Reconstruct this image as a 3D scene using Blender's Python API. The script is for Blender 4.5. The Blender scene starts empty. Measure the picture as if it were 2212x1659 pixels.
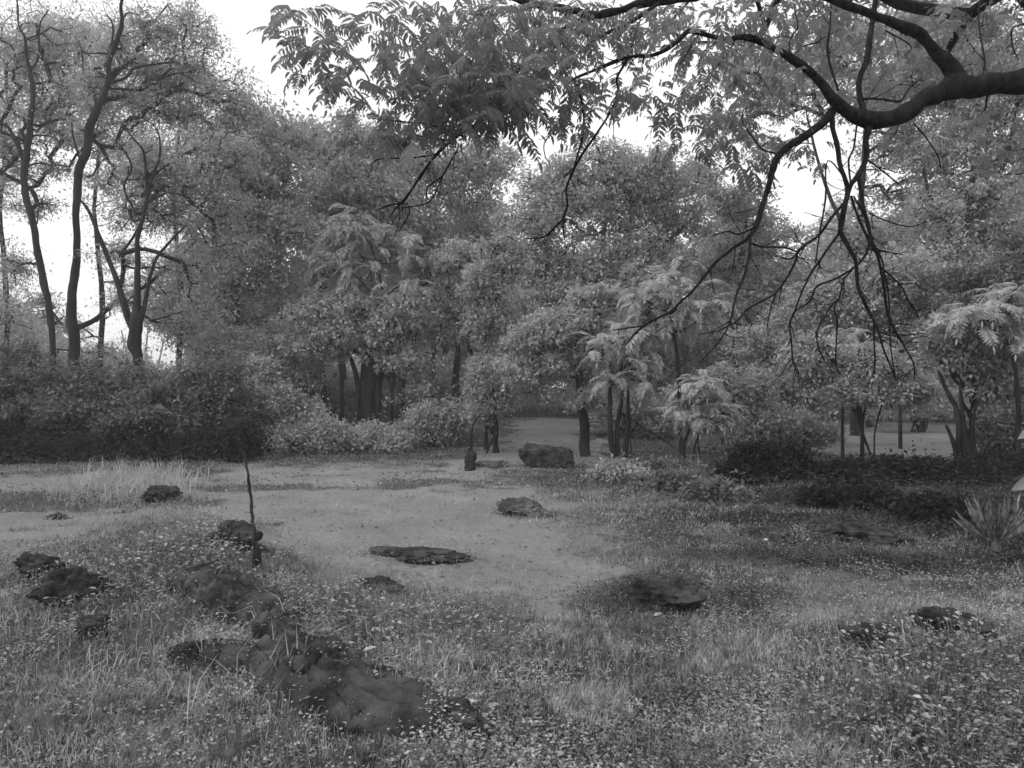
import bpy, bmesh, math, random
import numpy as np
from mathutils import Vector
random.seed(7)
rng = np.random.default_rng(7)
sc = bpy.context.scene
C = sc.collection

# ------------------------------------------------------------------ camera, sky, sun, exposure
H = 1.7                      # camera height (m)
FD = 1441.0                  # focal length in working pixels (frame 2212 x 1659)
HOR = 870.0                  # row of the horizon in working pixels
cd = bpy.data.cameras.new('camera'); cam = bpy.data.objects.new('camera', cd); C.objects.link(cam)
cam.location = (0, 0, H); cam.rotation_euler = (math.radians(90), 0, 0)
cd.sensor_width = 36; cd.lens = FD / 2212 * 36; cd.shift_y = (HOR - 829.5) / 2212
cd.clip_start = 0.05; cd.clip_end = 2000
sc.camera = cam
SUN_EL, SUN_AZ = math.radians(40), math.radians(-110)      # azimuth from +Y towards +X
w = bpy.data.worlds.new('World'); sc.world = w; w.use_nodes = True
nt = w.node_tree; nt.nodes.clear()
sky = nt.nodes.new('ShaderNodeTexSky'); sky.sky_type = 'NISHITA'; sky.sun_disc = False
sky.sun_elevation = SUN_EL; sky.sun_rotation = SUN_AZ; sky.dust_density = 4.0; sky.air_density = 1.5
bw = nt.nodes.new('ShaderNodeRGBToBW'); bg = nt.nodes.new('ShaderNodeBackground'); out = nt.nodes.new('ShaderNodeOutputWorld')
ad_ = nt.nodes.new('ShaderNodeMath'); ad_.operation = 'MULTIPLY_ADD'; ad_.inputs[1].default_value = .45; ad_.inputs[2].default_value = 5.0   # thin even cloud over the sky
nt.links.new(sky.outputs[0], bw.inputs[0]); nt.links.new(bw.outputs[0], ad_.inputs[0]); nt.links.new(ad_.outputs[0], bg.inputs[0]); nt.links.new(bg.outputs[0], out.inputs[0])
bg.inputs[1].default_value = 0.15
sd = bpy.data.lights.new('sun', 'SUN'); sd.energy = 0.5; sd.angle = math.radians(25)
so = bpy.data.objects.new('sun', sd); C.objects.link(so)
sdir = Vector((math.sin(SUN_AZ) * math.cos(SUN_EL), math.cos(SUN_AZ) * math.cos(SUN_EL), math.sin(SUN_EL)))
so.rotation_euler = sdir.to_track_quat('Z', 'Y').to_euler()
vs = sc.view_settings; vs.view_transform = 'Standard'; vs.look = 'None'; vs.gamma = 1; vs.use_curve_mapping = False
vs.exposure = 0.34
cy = sc.cycles
cy.use_denoising = True; cy.max_bounces = 6; cy.diffuse_bounces = 4; cy.transmission_bounces = 4; cy.transparent_max_bounces = 4
cy.glossy_bounces = 2; cy.caustics_reflective = False; cy.caustics_refractive = False

# ------------------------------------------------------------------ helpers
def P(dx, dy, d):            # working pixel + distance -> world point
    return np.array([(dx - 1106.0) / FD * d, d, H + (HOR - dy) / FD * d])
def vnoise(p, seed=0):
    p = np.asarray(p, float); i = np.floor(p).astype(np.int64); f = p - i; f = f * f * (3 - 2 * f)
    def hsh(a, b, c):
        n = (a * 374761393 + b * 668265263 + c * 2147483647 + seed * 974711) & 0xffffffff
        n = ((n ^ (n >> 13)) * 1274126177) & 0xffffffff
        n = ((n ^ (n >> 16)) * 2246822519) & 0xffffffff
        return ((n ^ (n >> 15)) & 0xffffff) / float(0xffffff)
    r = 0
    for a in (0, 1):
        for b in (0, 1):
            for c in (0, 1):
                wgt = (f[:, 0] if a else 1 - f[:, 0]) * (f[:, 1] if b else 1 - f[:, 1]) * (f[:, 2] if c else 1 - f[:, 2])
                r = r + wgt * hsh(i[:, 0] + a, i[:, 1] + b, i[:, 2] + c)
    return r * 2 - 1
def fbm(p, seed=0, oct=4, gain=.5):
    p = np.asarray(p, float); r = 0; a = 1
    for k in range(oct):
        r = r + a * vnoise(p * 2 ** k + 17.3 * k, seed + k); a *= gain
    return r
def nrm(v): return v / np.maximum(np.linalg.norm(v, axis=-1, keepdims=True), 1e-9)
def smooth(e0, e1, x):
    t = np.clip((x - e0) / (e1 - e0), 0, 1); return t * t * (3 - 2 * t)

def seg_dist(x, y, ax, ay, bx, by):
    vx, vy = bx - ax, by - ay; t = np.clip(((x - ax) * vx + (y - ay) * vy) / (vx * vx + vy * vy), 0, 1)
    return np.hypot(x - ax - t * vx, y - ay - t * vy), t

def height(x, y):
    x = np.asarray(x, float); y = np.asarray(y, float)
    z = 1.35 * smooth(20, 75, y) + 6 * smooth(90, 400, np.hypot(x, y))
    p3 = np.stack([x, y, 0 * x], -1).reshape(-1, 3)
    amp = .02 + .10 * smooth(0, 6, np.abs(x + 0.5) - .12 * y) * (1 - .75 * smooth(5, 9, y) * (1 - smooth(17, 25, y)) * (1 - smooth(3, 7, np.abs(x + 1))))
    z = z + amp * fbm(p3 * .55, 3, 3).reshape(x.shape) + .03 * fbm(p3 * 2.6, 9, 3).reshape(x.shape)
    d, t = seg_dist(x, y, -3.9, 7.6, -0.6, 3.6)
    z = z + (.42 - .30 * t) * np.exp(-(d / .85) ** 2)
    z = z + .20 * np.exp(-(((x + 4.6) / 1.5) ** 2 + ((y - 6.6) / 1.5) ** 2))
    z = z + .26 * np.exp(-(((x - 2.9) / .9) ** 2 + ((y - 4.3) / .9) ** 2))
    z = z + .04 * np.exp(-(((x - 5.2) / 1.6) ** 2 + ((y - 13.2) / .9) ** 2)) + .08 * np.exp(-(((x - 10.2) / 3) ** 2 + ((y - 15.2) / 1.0) ** 2))
    z = z + .25 * np.exp(-(((x + 8.2) / 1.6) ** 2 + ((y - 14) / 1.0) ** 2))
    z = z + .62 * np.exp(-((x - 1.0) / 7.5) ** 2 - ((y - 34) / 8) ** 2) + .13 * np.exp(-((x - 1.35) / .75) ** 2 - ((y - 5.6) / .35) ** 2)
    return z
def hz(x, y): return float(height(np.array([x]), np.array([y]))[0])
_D = np.concatenate([np.linspace(1.6, 12, 500), np.linspace(12, 110, 1200)])
def gp(dx, dy):              # where the ray of a working pixel meets the ground
    x = (dx - 1106.0) / FD * _D; z = H + (HOR - dy) / FD * _D
    hh = height(x, _D); k = np.argmax(z < hh)
    if not (z < hh).any(): k = len(_D) - 1
    return np.array([x[k], _D[k], hh[k]])

# ------------------------------------------------------------------ materials
def mat(name, lo, hi, scale=3.0, rough=.8, trans=0.0, bump=0.0, bscale=20.0, spec=.2, stretch=(1, 1, 1), detail=6, contrast=(.35, .65), macro=None):
    m = bpy.data.materials.new(name); m.use_nodes = True; t = m.node_tree; N = t.nodes; L = t.links
    b = N['Principled BSDF']; o = N['Material Output']
    tc = N.new('ShaderNodeTexCoord'); mp = N.new('ShaderNodeMapping'); mp.inputs['Scale'].default_value = stretch
    L.new(tc.outputs['Object'], mp.inputs[0])
    n = N.new('ShaderNodeTexNoise'); n.inputs['Scale'].default_value = scale; n.inputs['Detail'].default_value = detail
    L.new(mp.outputs[0], n.inputs['Vector'])
    r = N.new('ShaderNodeMapRange'); r.inputs['From Min'].default_value = contrast[0]; r.inputs['From Max'].default_value = contrast[1]
    r.inputs['To Min'].default_value = lo; r.inputs['To Max'].default_value = hi; L.new(n.outputs[0], r.inputs[0])
    if macro:
        n3 = N.new('ShaderNodeTexNoise'); n3.inputs['Scale'].default_value = macro; n3.inputs['Detail'].default_value = 3; L.new(tc.outputs['Object'], n3.inputs['Vector'])
        r3 = N.new('ShaderNodeMapRange'); r3.inputs['From Min'].default_value = .36; r3.inputs['From Max'].default_value = .62; r3.inputs['To Min'].default_value = .5; r3.inputs['To Max'].default_value = 1.15; L.new(n3.outputs[0], r3.inputs[0])
        mm = N.new('ShaderNodeMath'); mm.operation = 'MULTIPLY'; L.new(r.outputs[0], mm.inputs[0]); L.new(r3.outputs[0], mm.inputs[1]); r = mm
    L.new(r.outputs[0], b.inputs['Base Color'])
    b.inputs['Roughness'].default_value = rough; b.inputs['Specular IOR Level'].default_value = spec
    if bump:
        n2 = N.new('ShaderNodeTexNoise'); n2.inputs['Scale'].default_value = bscale; n2.inputs['Detail'].default_value = 8
        L.new(mp.outputs[0], n2.inputs['Vector'])
        bp = N.new('ShaderNodeBump'); bp.inputs['Strength'].default_value = bump; bp.inputs['Distance'].default_value = .05
        L.new(n2.outputs[0], bp.inputs['Height']); L.new(bp.outputs[0], b.inputs['Normal'])
    if trans:
        tr = N.new('ShaderNodeBsdfTranslucent'); L.new(r.outputs[0], tr.inputs[0])
        mx = N.new('ShaderNodeMixShader'); mx.inputs[0].default_value = trans
        L.new(b.outputs[0], mx.inputs[1]); L.new(tr.outputs[0], mx.inputs[2]); L.new(mx.outputs[0], o.inputs[0])
    return m
M_bark_near = mat('bark_near', .007, .028, 14, .95, bump=1.0, bscale=30, stretch=(1, 1, .5))
M_bark = mat('bark', .010, .036, 4, .9, bump=.5, bscale=12, stretch=(1, 1, .25))
M_deadwood = mat('dead_wood', .025, .08, 14, .9, bump=.6, bscale=40, stretch=(1, 1, .2))
M_leaf_near = mat('leaf_near', .23, .33, 1.5, .7, .5, spec=.1)
M_leaf = mat('leaf', .32, .60, 2.5, .7, .4, spec=.1)
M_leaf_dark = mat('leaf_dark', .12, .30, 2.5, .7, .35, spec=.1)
M_leaf_shade = mat('leaf_shade', .02, .05, .6, .7, .3, spec=.1)  # leaf colour with deep shade put in, near black
M_leaf_pale = mat('leaf_pale', .34, .50, 1.0, .7, .4, spec=.1)
M_leaf_frond = mat('leaf_frond', .38, .52, 1.0, .6, .4, spec=.15)
M_rock = mat('rock', .014, .085, 5, .9, bump=1.0, bscale=16, contrast=(.38, .66))
M_rock_pale = mat('rock_pale', .04, .15, 2.2, .85, bump=.8, bscale=9)
M_grass = mat('grass', .11, .62, 14, .6, .3, macro=1.6)
M_drygrass = mat('dry_grass', .4, .62, 3, .6, .25)
M_cover = mat('cover_leaf', .14, .60, 16, .6, .3, macro=2.0)
M_cover_dark = mat('cover_leaf_dark', .03, .16, 9, .6, .3)
M_litter = mat('litter', .06, .30, 5, .85)
M_pale_leaf = mat('fallen_leaf', .6, .8, 5, .6, .2)

def ground_mat():
    m = bpy.data.materials.new('soil'); m.use_nodes = True; t = m.node_tree; N = t.nodes; L = t.links; b = N['Principled BSDF']
    tc = N.new('ShaderNodeTexCoord'); at = N.new('ShaderNodeAttribute'); at.attribute_name = 'bare'
    def noise(scale, d=8):
        n = N.new('ShaderNodeTexNoise'); n.inputs['Scale'].default_value = scale; n.inputs['Detail'].default_value = d; L.new(tc.outputs['Object'], n.inputs['Vector']); return n
    def rng_(src, a, b_, c, d):
        r = N.new('ShaderNodeMapRange'); r.inputs['From Min'].default_value = a; r.inputs['From Max'].default_value = b_; r.inputs['To Min'].default_value = c; r.inputs['To Max'].default_value = d; L.new(src, r.inputs[0]); return r
    n1 = noise(.8); n2 = noise(14); n3 = noise(60, 3)
    big = rng_(n1.outputs[0], .3, .7, .82, 1.12); fine = rng_(n2.outputs[0], .3, .7, .85, 1.12)
    mixv = at
    m1 = N.new('ShaderNodeMath'); m1.operation = 'MULTIPLY'; m2 = N.new('ShaderNodeMath'); m2.operation = 'MULTIPLY'
    L.new(mixv.outputs['Fac'], m1.inputs[0]); L.new(big.outputs[0], m1.inputs[1]); L.new(m1.outputs[0], m2.inputs[0]); L.new(fine.outputs[0], m2.inputs[1])
    L.new(m2.outputs[0], b.inputs['Base Color']); b.inputs['Roughness'].default_value = .95; b.inputs['Specular IOR Level'].default_value = .1
    bp = N.new('ShaderNodeBump'); bp.inputs['Strength'].default_value = .5; bp.inputs['Distance'].default_value = .03
    ad = N.new('ShaderNodeMath'); ad.operation = 'ADD'; L.new(n2.outputs[0], ad.inputs[0]); L.new(n3.outputs[0], ad.inputs[1]); L.new(ad.outputs[0], bp.inputs['Height']); L.new(bp.outputs[0], b.inputs['Normal'])
    return m
M_soil = ground_mat()

# ------------------------------------------------------------------ mesh plumbing
class MB:
    def __init__(s): s.v = []; s.f = []; s.n = 0
    def add(s, V, F):
        V = np.asarray(V, np.float32).reshape(-1, 3)
        s.v.append(V); s.f.append(np.asarray(F, np.int32).reshape(-1, 4) + s.n); s.n += len(V)
    def mesh(s, name, smooth_=False, origin=None):
        V = np.concatenate(s.v) if s.v else np.zeros((0, 3), np.float32); F = np.concatenate(s.f) if s.f else np.zeros((0, 4), np.int32)
        if origin is not None: V = V - np.asarray(origin, np.float32)
        me = bpy.data.meshes.new(name); me.vertices.add(len(V)); me.vertices.foreach_set('co', V.ravel())
        me.loops.add(F.size); me.loops.foreach_set('vertex_index', F.ravel())
        me.polygons.add(len(F)); me.polygons.foreach_set('loop_start', np.arange(0, F.size, 4, dtype=np.int32))
        if smooth_: me.polygons.foreach_set('use_smooth', np.ones(len(F), bool))
        me.update(calc_edges=True); return me
    def build(s, name, m, parent=None, smooth_=False):
        og = np.array(parent.location) if parent is not None else None
        me = s.mesh(name, smooth_, og); me.materials.append(m)
        o = bpy.data.objects.new(name, me); C.objects.link(o)
        if parent is not None: o.parent = parent
        return o
def tag(o, label=None, cat=None, group=None, kind=None):
    if label: o['label'] = label
    if cat: o['category'] = cat
    if group: o['group'] = group
    if kind: o['kind'] = kind
    return o
def empty(name, loc, label, cat, group=None):
    o = bpy.data.objects.new(name, None); o.empty_display_size = .2; C.objects.link(o); o.location = tuple(float(a) for a in loc)
    return tag(o, label, cat, group)

def catmull(pts, r, k=4):
    pts = np.asarray(pts, float); r = np.asarray(r, float)
    if len(pts) < 3: 
        t = np.linspace(0, 1, k + 1)[:, None]; return pts[0] * (1 - t) + pts[-1] * t, r[0] * (1 - t[:, 0]) + r[-1] * t[:, 0]
    p = np.vstack([2 * pts[0] - pts[1], pts, 2 * pts[-1] - pts[-2]]); o = []; ro = []
    for i in range(len(pts) - 1):
        for t in np.linspace(0, 1, k, endpoint=False):
            a, b, c, d = p[i], p[i + 1], p[i + 2], p[i + 3]
            o.append(.5 * (2 * b + (c - a) * t + (2 * a - 5 * b + 4 * c - d) * t * t + (3 * b - a - 3 * c + d) * t ** 3)); ro.append(r[i] * (1 - t) + r[i + 1] * t)
    o.append(pts[-1]); ro.append(r[-1]); return np.array(o), np.array(ro)
def tube(mb, pts, r, sides=6, rough=0.0, seed=0):
    pts = np.asarray(pts, float); r = np.asarray(r, float); n = len(pts)
    T = nrm(np.gradient(pts, axis=0)); ref = np.array([0.31, .57, .76]) if abs(T[0] @ np.array([0.31, .57, .76])) < .9 else np.array([1., 0, 0])
    A = nrm(np.cross(T, ref)); B = np.cross(T, A); a = np.arange(sides) / sides * 2 * math.pi
    rr = np.repeat(r[:, None], sides, 1)
    if rough:
        q = pts[:, None, :] + (A[:, None] * np.cos(a)[None, :, None] + B[:, None] * np.sin(a)[None, :, None]) * rr[..., None]
        rr = rr * (1 + rough * fbm((q / max(r.max() * 1.2, 1e-4)).reshape(-1, 3), seed, 3).reshape(rr.shape))
    V = pts[:, None, :] + (A[:, None] * np.cos(a)[None, :, None] + B[:, None] * np.sin(a)[None, :, None]) * rr[..., None]
    i = np.arange(n - 1)[:, None] * sides; j = np.arange(sides)[None, :]; j2 = (j + 1) % sides
    F = np.stack([i + j, i + j2, i + sides + j2, i + sides + j], -1).reshape(-1, 4); mb.add(V.reshape(-1, 3), F)
    # close the tip
    tip = (n - 1) * sides
    if sides >= 4: mb.add(V[-1], [[0, 1, 2, 3]] if sides == 4 else [[0, k, k + 1, min(k + 2, sides - 1)] for k in range(1, sides - 2, 2)])

def leaves(mb, Pos, Dir, Nor, L, W, fold=.15, ovate=False):
    Dir = nrm(Dir); S = nrm(np.cross(Dir, Nor)); N = np.cross(S, Dir)
    L = np.broadcast_to(L, (len(Pos),))[:, None]; W = np.broadcast_to(W, (len(Pos),))[:, None]
    n = len(Pos)
    if ovate:
        b = Pos; t = Pos + Dir * L - N * L * .12
        r1 = Pos + Dir * L * .28 + S * W * .5 + N * W * fold; r2 = Pos + Dir * L * .68 + S * W * .38 + N * W * fold * .6
        l1 = r1 - S * W; l2 = r2 - S * W * .76
        V = np.stack([b, r1, r2, t, l2, l1], 1).reshape(-1, 3); i = np.arange(n)[:, None] * 6
        mb.add(V, np.concatenate([i + [0, 1, 2, 3], i + [0, 3, 4, 5]]))
    else:
        V = np.stack([Pos, Pos + Dir * L * .42 + S * W * .5 + N * W * fold, Pos + Dir * L, Pos + Dir * L * .42 - S * W * .5 + N * W * fold], 1).reshape(-1, 3)
        mb.add(V, np.arange(n * 4).reshape(-1, 4))
def rdir(n): return nrm(rng.normal(size=(n, 3)))

def clump_leaves(mb, Cn, rad, per, L, W, flat=.6, droop=.3, ovate=False):
    n = len(Cn) * per; c = np.repeat(Cn, per, 0); rd = np.repeat(np.broadcast_to(rad, (len(Cn),)) * rng.uniform(.6, 1.5, len(Cn)), per)[:, None]
    st_ = np.repeat(rdir(len(Cn)) * rng.uniform(0, .9, (len(Cn), 1)), per, 0) * rd; off = rdir(n) * (rng.random((n, 1)) ** .5) * rd * np.array([1, 1, flat]) + st_ * rng.uniform(-1, 1, (n, 1))
    d = nrm(off) * .6 + rdir(n) * .8; d[:, 2] -= droop
    nn = rdir(n) * .7; nn[:, 2] += .9
    s = rng.uniform(.5, 1.5, n) * np.repeat(rng.uniform(.8, 1.25, len(Cn)), per); leaves(mb, c + off, d, nn, L * s, W * s, .2, ovate)

def fronds(mb, Pb, az, el, L, droop, K=8, ll=.3, lw=.26, ovate=False, rach=.006):
    """compound leaves: Pb (M,3) bases, azimuth, start elevation, rachis length, droop (radians)"""
    M = len(Pb); az = np.broadcast_to(az, (M,)); el = np.broadcast_to(el, (M,)); L = np.broadcast_to(L, (M,)); droop = np.broadcast_to(droop, (M,))
    S = 2 * 1; pts = [Pb]; tans = []
    for k in range(K + 1):
        e = el - droop * (k / K) ** 1.2
        t = np.stack([np.sin(az) * np.cos(e), np.cos(az) * np.cos(e), np.sin(e)], -1); tans.append(t)
        pts.append(pts[-1] + t * (L / (K + 1))[:, None])
    side = np.stack([np.cos(az), -np.sin(az), 0 * az], -1)
    pp = []; dd = []; nn = []; sl = []
    for k in range(1, K + 1):
        f = k / K; size = math.sin(math.pi * (.22 + .68 * f)) ** .6
        up = np.cross(side, tans[k]) 
        for s in (-1, 1):
            pp.append(pts[k + 1] if False else pts[k]); jit = rng.normal(size=(M, 3)) * .12
            dd.append(side * s * .85 + tans[k] * .5 + np.array([0, 0, -.35]) + jit); nn.append(up + rng.normal(size=(M, 3)) * .25); sl.append(np.full(M, size) * L * ll * rng.uniform(.85, 1.1, M))
    pp.append(pts[-1]); dd.append(tans[-1]); nn.append(np.cross(side, tans[-1])); sl.append(L * ll * .9)
    sl = np.concatenate(sl); leaves(mb, np.concatenate(pp), np.concatenate(dd), np.concatenate(nn), sl, sl * lw, .15, ovate)
    if rach:
        A = np.stack(pts, 1); R = side[:, None, :] * rach * .5
        V = np.stack([A - R, A + R], 2).reshape(-1, 3); n1 = K + 2
        b = (np.arange(M)[:, None] * n1 + np.arange(K + 1)[None, :]).reshape(-1, 1) * 2
        mb.add(V, np.concatenate([b, b + 1, b + 3, b + 2], 1))

def sample_lobes(lobes, n, shell=.5):
    vol = np.array([a[1][0] * a[1][1] * a[1][2] for a in lobes]) ** .8; idx = rng.choice(len(lobes), n, p=vol / vol.sum())
    c = np.array([a[0] for a in lobes])[idx]; r = np.array([a[1] for a in lobes])[idx]
    return c + rdir(n) * (rng.random((n, 1)) ** shell) * r
def grow(mb, trunk, tr, cl, tip=.012, sides=4, keep=1.0, gain=.5, wig=.12):
    """connect clump centres to the trunk as a branching skeleton"""
    k0 = max(1, int(len(trunk) * .25)); nodes = [p for p in trunk[k0:]]; par = [-1] * len(nodes); path = [0.3 * i for i in range(len(nodes))]; rmax = list(tr[k0:])
    order = np.argsort([np.min(np.linalg.norm(trunk - c, axis=1)) for c in cl])
    NN = np.array(nodes); PL = np.array(path); cnt = [0] * len(nodes); edges = []
    for q in order:
        c = cl[q]; d = np.linalg.norm(NN - c, axis=1); pen = np.where(NN[:, 2] > c[2] + .3, 1.5, 1.0); p = int(np.argmin(d * pen + .25 * PL))
        mid = (NN[p] * .5 + c * .5) + rng.normal(size=3) * wig * d[p] + np.array([0, 0, .06 * d[p]])
        i = len(NN); NN = np.vstack([NN, mid, c]); PL = np.append(PL, [PL[p] + d[p] * .5, PL[p] + d[p]]); par += [p, i]; cnt += [0, 1]
    for i in range(len(NN) - 1, -1, -1):
        if par[i] >= 0: cnt[par[i]] += cnt[i]
    nt_ = len(nodes)
    for i in range(nt_, len(NN), 2):
        if rng.random() > keep and cnt[i + 1] < 3: continue
        p = par[i]; base = min(rmax[p] * .6, .11) if p < nt_ else .09
        ra = min(tip * max(cnt[i], 1) ** gain, base); rb = min(tip * max(cnt[i + 1], 1) ** gain, ra)
        pts, rr = catmull([NN[p], NN[i], NN[i + 1]], [min(ra * 1.15, base), ra, rb], 3); tube(mb, pts, rr, sides)

def tree(name, label, cat, d, base, trunks, lobes, nclump, per, leafL, leafW, M, crad=.5, tip=.018, shell=.5, group=None, depth=.85, frond=0, barkm=None, keep=1.0, droop=.3, sides=5, extra=None, flat=.6, back=0.):
    """trunks: polylines [(dx,dy,width_px)...]; lobes (dx,dy,rx,ry[,dd]) in working pixels at distance d"""
    bx = (base - 1106.0) / FD * d; b = np.array([bx, d, hz(bx, d)])
    root = empty(name, b, label, cat, group)
    tb = MB(); allp = []; allr = []
    for ti, tr in enumerate(trunks):
        yo = 0 if ti == 0 else rng.uniform(-.4, .4)
        pts = [P(a[0], a[1], d) for a in tr]; r = [a[2] / 2 / FD * d for a in tr]
        for k in range(1, len(pts)): pts[k][1] += yo * k / len(pts) * 2
        if (ti == 0 or pts[0][2] - hz(pts[0][0], d) < 2.2) and len(tr) > 1 and tr[0][1] >= 700:
            g = pts[0].copy(); g[2] = hz(g[0], d) - .1
            if pts[0][2] > g[2] + .15: pts = [g] + pts; r = [r[0] * 1.25] + r
        pp, rr = catmull(pts, r, 5); 
        pp[:, :2] += .35 * r[0] * np.stack([fbm(pp * .9, 3 + ti, 2), fbm(pp * .9 + 40, 8 + ti, 2)], -1); tube(tb, pp, rr, 9, .12, ti + 3); allp.append(pp); allr.append(rr)
    L3 = []
    for lb in lobes:
        s = d / FD; c = P(lb[0], lb[1], d); c[1] += (lb[4] if len(lb) > 4 else rng.uniform(-.3, .3) * lb[2] * s) + back
        L3.append((c, np.array([lb[2] * s, (lb[2] + lb[3]) * .5 * s * depth, lb[3] * s])))
    cl = sample_lobes(L3, nclump, shell)
    g = height(cl[:, 0], cl[:, 1]); cl[:, 2] = np.maximum(cl[:, 2], g + .12)
    AP = np.vstack(allp); AR = np.concatenate(allr)
    if tip: grow(tb, AP, AR, cl, tip, 4, keep)
    tb.build('trunk', barkm or M_bark, root, True)
    lf = MB()
    if frond:
        Mn = len(cl) * frond; pb = np.repeat(cl, frond, 0) + rng.normal(size=(Mn, 3)) * crad * .3
        fronds(lf, pb, rng.uniform(0, 6.28, Mn), rng.uniform(-.3, .7, Mn), rng.uniform(.6, 1.1, Mn) * leafL, rng.uniform(.9, 1.9, Mn), per + 3, .30, .23)
    else:
        clump_leaves(lf, cl, crad * rng.uniform(.6, 1.3, len(cl)), per, leafL, leafW, flat, droop)
    lf.build('crown', M, root)
    return root

def shrub(name, label, cat, lobes, d, n, per, L, W, M, crad=.22, group=None, stems=5, **kw):
    cx = np.mean([l[0] for l in lobes]); x0 = (cx - 1106) / FD * d; g = hz(x0, d); dyg = HOR - (g - H) / d * FD
    top = min(l[1] for l in lobes)
    tr = [[(cx + rng.uniform(-15, 15), dyg, 5), (cx + rng.uniform(-.3, .3) * lobes[0][2], (dyg + lobes[0][1]) / 2, 4), (cx + rng.uniform(-.7, .7) * lobes[0][2], lobes[0][1], 2)] for _ in range(stems)]
    return tree(name, label, cat, d, cx, tr, lobes, n, per, L, W, M, crad, tip=.006, group=group, **kw)

# ------------------------------------------------------------------ the ground
rad = np.concatenate([np.linspace(.3, 2.2, 14, endpoint=False), 2.2 * (400 / 2.2) ** np.linspace(0, 1, 430)])
rad = np.append(rad, 900)
ang = np.concatenate([np.linspace(-48, 48, 560), np.linspace(48, 312, 90)[1:-1]]) * math.pi / 180
X = np.sin(ang)[None, :] * rad[:, None]; Y = np.cos(ang)[None, :] * rad[:, None]; Z = height(X.ravel(), Y.ravel()).reshape(X.shape)
na = len(ang); i = np.arange(len(rad) - 1)[:, None] * na; j = np.arange(na)[None, :]; j2 = (j + 1) % na
g = MB(); g.add(np.stack([X, Y, Z], -1).reshape(-1, 3), np.stack([i + j, i + j2, i + na + j2, i + na + j], -1).reshape(-1, 4)[:, ::-1])
gc = len(rad) * na; g.add([[0, 0, hz(0, 0)]] , np.zeros((0, 4)))
g.add([], np.zeros((0, 4)))
ctr = np.stack([np.full(na // 2, gc), (np.arange(na // 2) * 2 + 2) % na, np.arange(na // 2) * 2 + 1, np.arange(na // 2) * 2], -1)
g.f.append(ctr.astype(np.int32))
ground = tag(g.build('ground', M_soil, None, True), 'pale bare clearing with grass and litter around it', 'ground', kind='structure')

# the trodden clearing: an outline in working pixels laid on the ground
CLEAR = [(0, 1010), (200, 1008), (330, 1035), (480, 1010), (700, 1000), (930, 1005), (1000, 992), (1060, 960), (1150, 925), (1170, 903), (1235, 905), (1235, 940), (1225, 1000), (1130, 1030), (1090, 1045), (1200, 1060), (1300, 1120), (1330, 1185), (1550, 1225), (1850, 1270), (2080, 1320), (1800, 1360), (1500, 1350), (1330, 1290), (1150, 1290), (1130, 1400), (1050, 1330), (870, 1270), (700, 1240), (560, 1240), (560, 1190), (430, 1110), (280, 1110), (150, 1170), (0, 1190), (-500, 1200), (-500, 1010)]
def flat_pt(dx, dy):
    d = H * FD / (dy - HOR) if dy > HOR + 20 else 60; return ((dx - 1106) / FD * d, d)
CLW = np.array([gp(*p)[:2] if 0 <= p[0] else flat_pt(*p) for p in CLEAR])
LAWN = np.array([((dx - 1106) / FD * d, d) for dx, d in [(1740, 24), (1900, 20.5), (2230, 18), (2800, 17), (2500, 60), (1850, 60), (1760, 40)]])
PATH = np.array([(-1.4, 18.5), (3.2, 18.5), (3.6, 26), (4.2, 38), (1.0, 38), (-.6, 26)])
def inside(poly, x, y):
    r = np.zeros(x.shape, bool); n = len(poly)
    for k in range(n):
        x1, y1 = poly[k]; x2, y2 = poly[(k + 1) % n]
        c = ((y1 > y) != (y2 > y)) & (x < (x2 - x1) * (y - y1) / (y2 - y1 + 1e-12) + x1); r ^= c
    return r
def bareness(x, y):
    p3 = np.stack([x, y, 0 * x], -1); w1 = fbm(p3 * 1.1, 21, 5, .65); w2 = fbm(p3 * 1.1 + 40, 22, 5, .65); sc_ = .38 + .035 * y
    acc = 0
    for dx, dy in ((0, 0), (1.0, .2), (-1.0, -.3), (.2, 1.2), (-.3, -1.2)):
        acc = acc + inside(CLW, x + (w1 * .9 + dx) * sc_, y + (w2 + dy) * sc_)
    acc = acc * (1 - .75 * smooth(.55, .9, fbm(p3 * [.5, .9, 1] + 3, 71, 4) + .6 * smooth(-3, -6, x)))
    pth = inside(PATH, x + w1 * .9, y + w2 * 1.2) * .9
    return np.maximum(np.maximum(acc / 5, pth), .95 * inside(LAWN, x, y))
def shadezone(x, y):          # shaded ground at right, its shade put into soil and weed colour
    u = x / np.maximum(y, .1); return smooth(.12, .30, u + .03 * fbm(np.stack([x, y, 0 * x], -1), 5, 3)) * smooth(6.0, 7.6, y) * (1 - smooth(17, 20, y)) * (.35 + .65 * smooth(-.55, .15, fbm(np.stack([x, y * 1.4, 0 * x], -1) * .8, 91, 3)))
bt = bareness(X.ravel(), Y.ravel()); bt = .07 + .158 * bt - .05 * shadezone(X.ravel(), Y.ravel()) * (1 - bt)  # shade at right is painted into the soil tone
bt = np.append(bt, 0)[:len(ground.data.vertices)]
if len(bt) < len(ground.data.vertices): bt = np.pad(bt, (0, len(ground.data.vertices) - len(bt)))
at = ground.data.attributes.new('bare', 'FLOAT', 'POINT'); at.data.foreach_set('value', bt.astype(np.float32))

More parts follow.
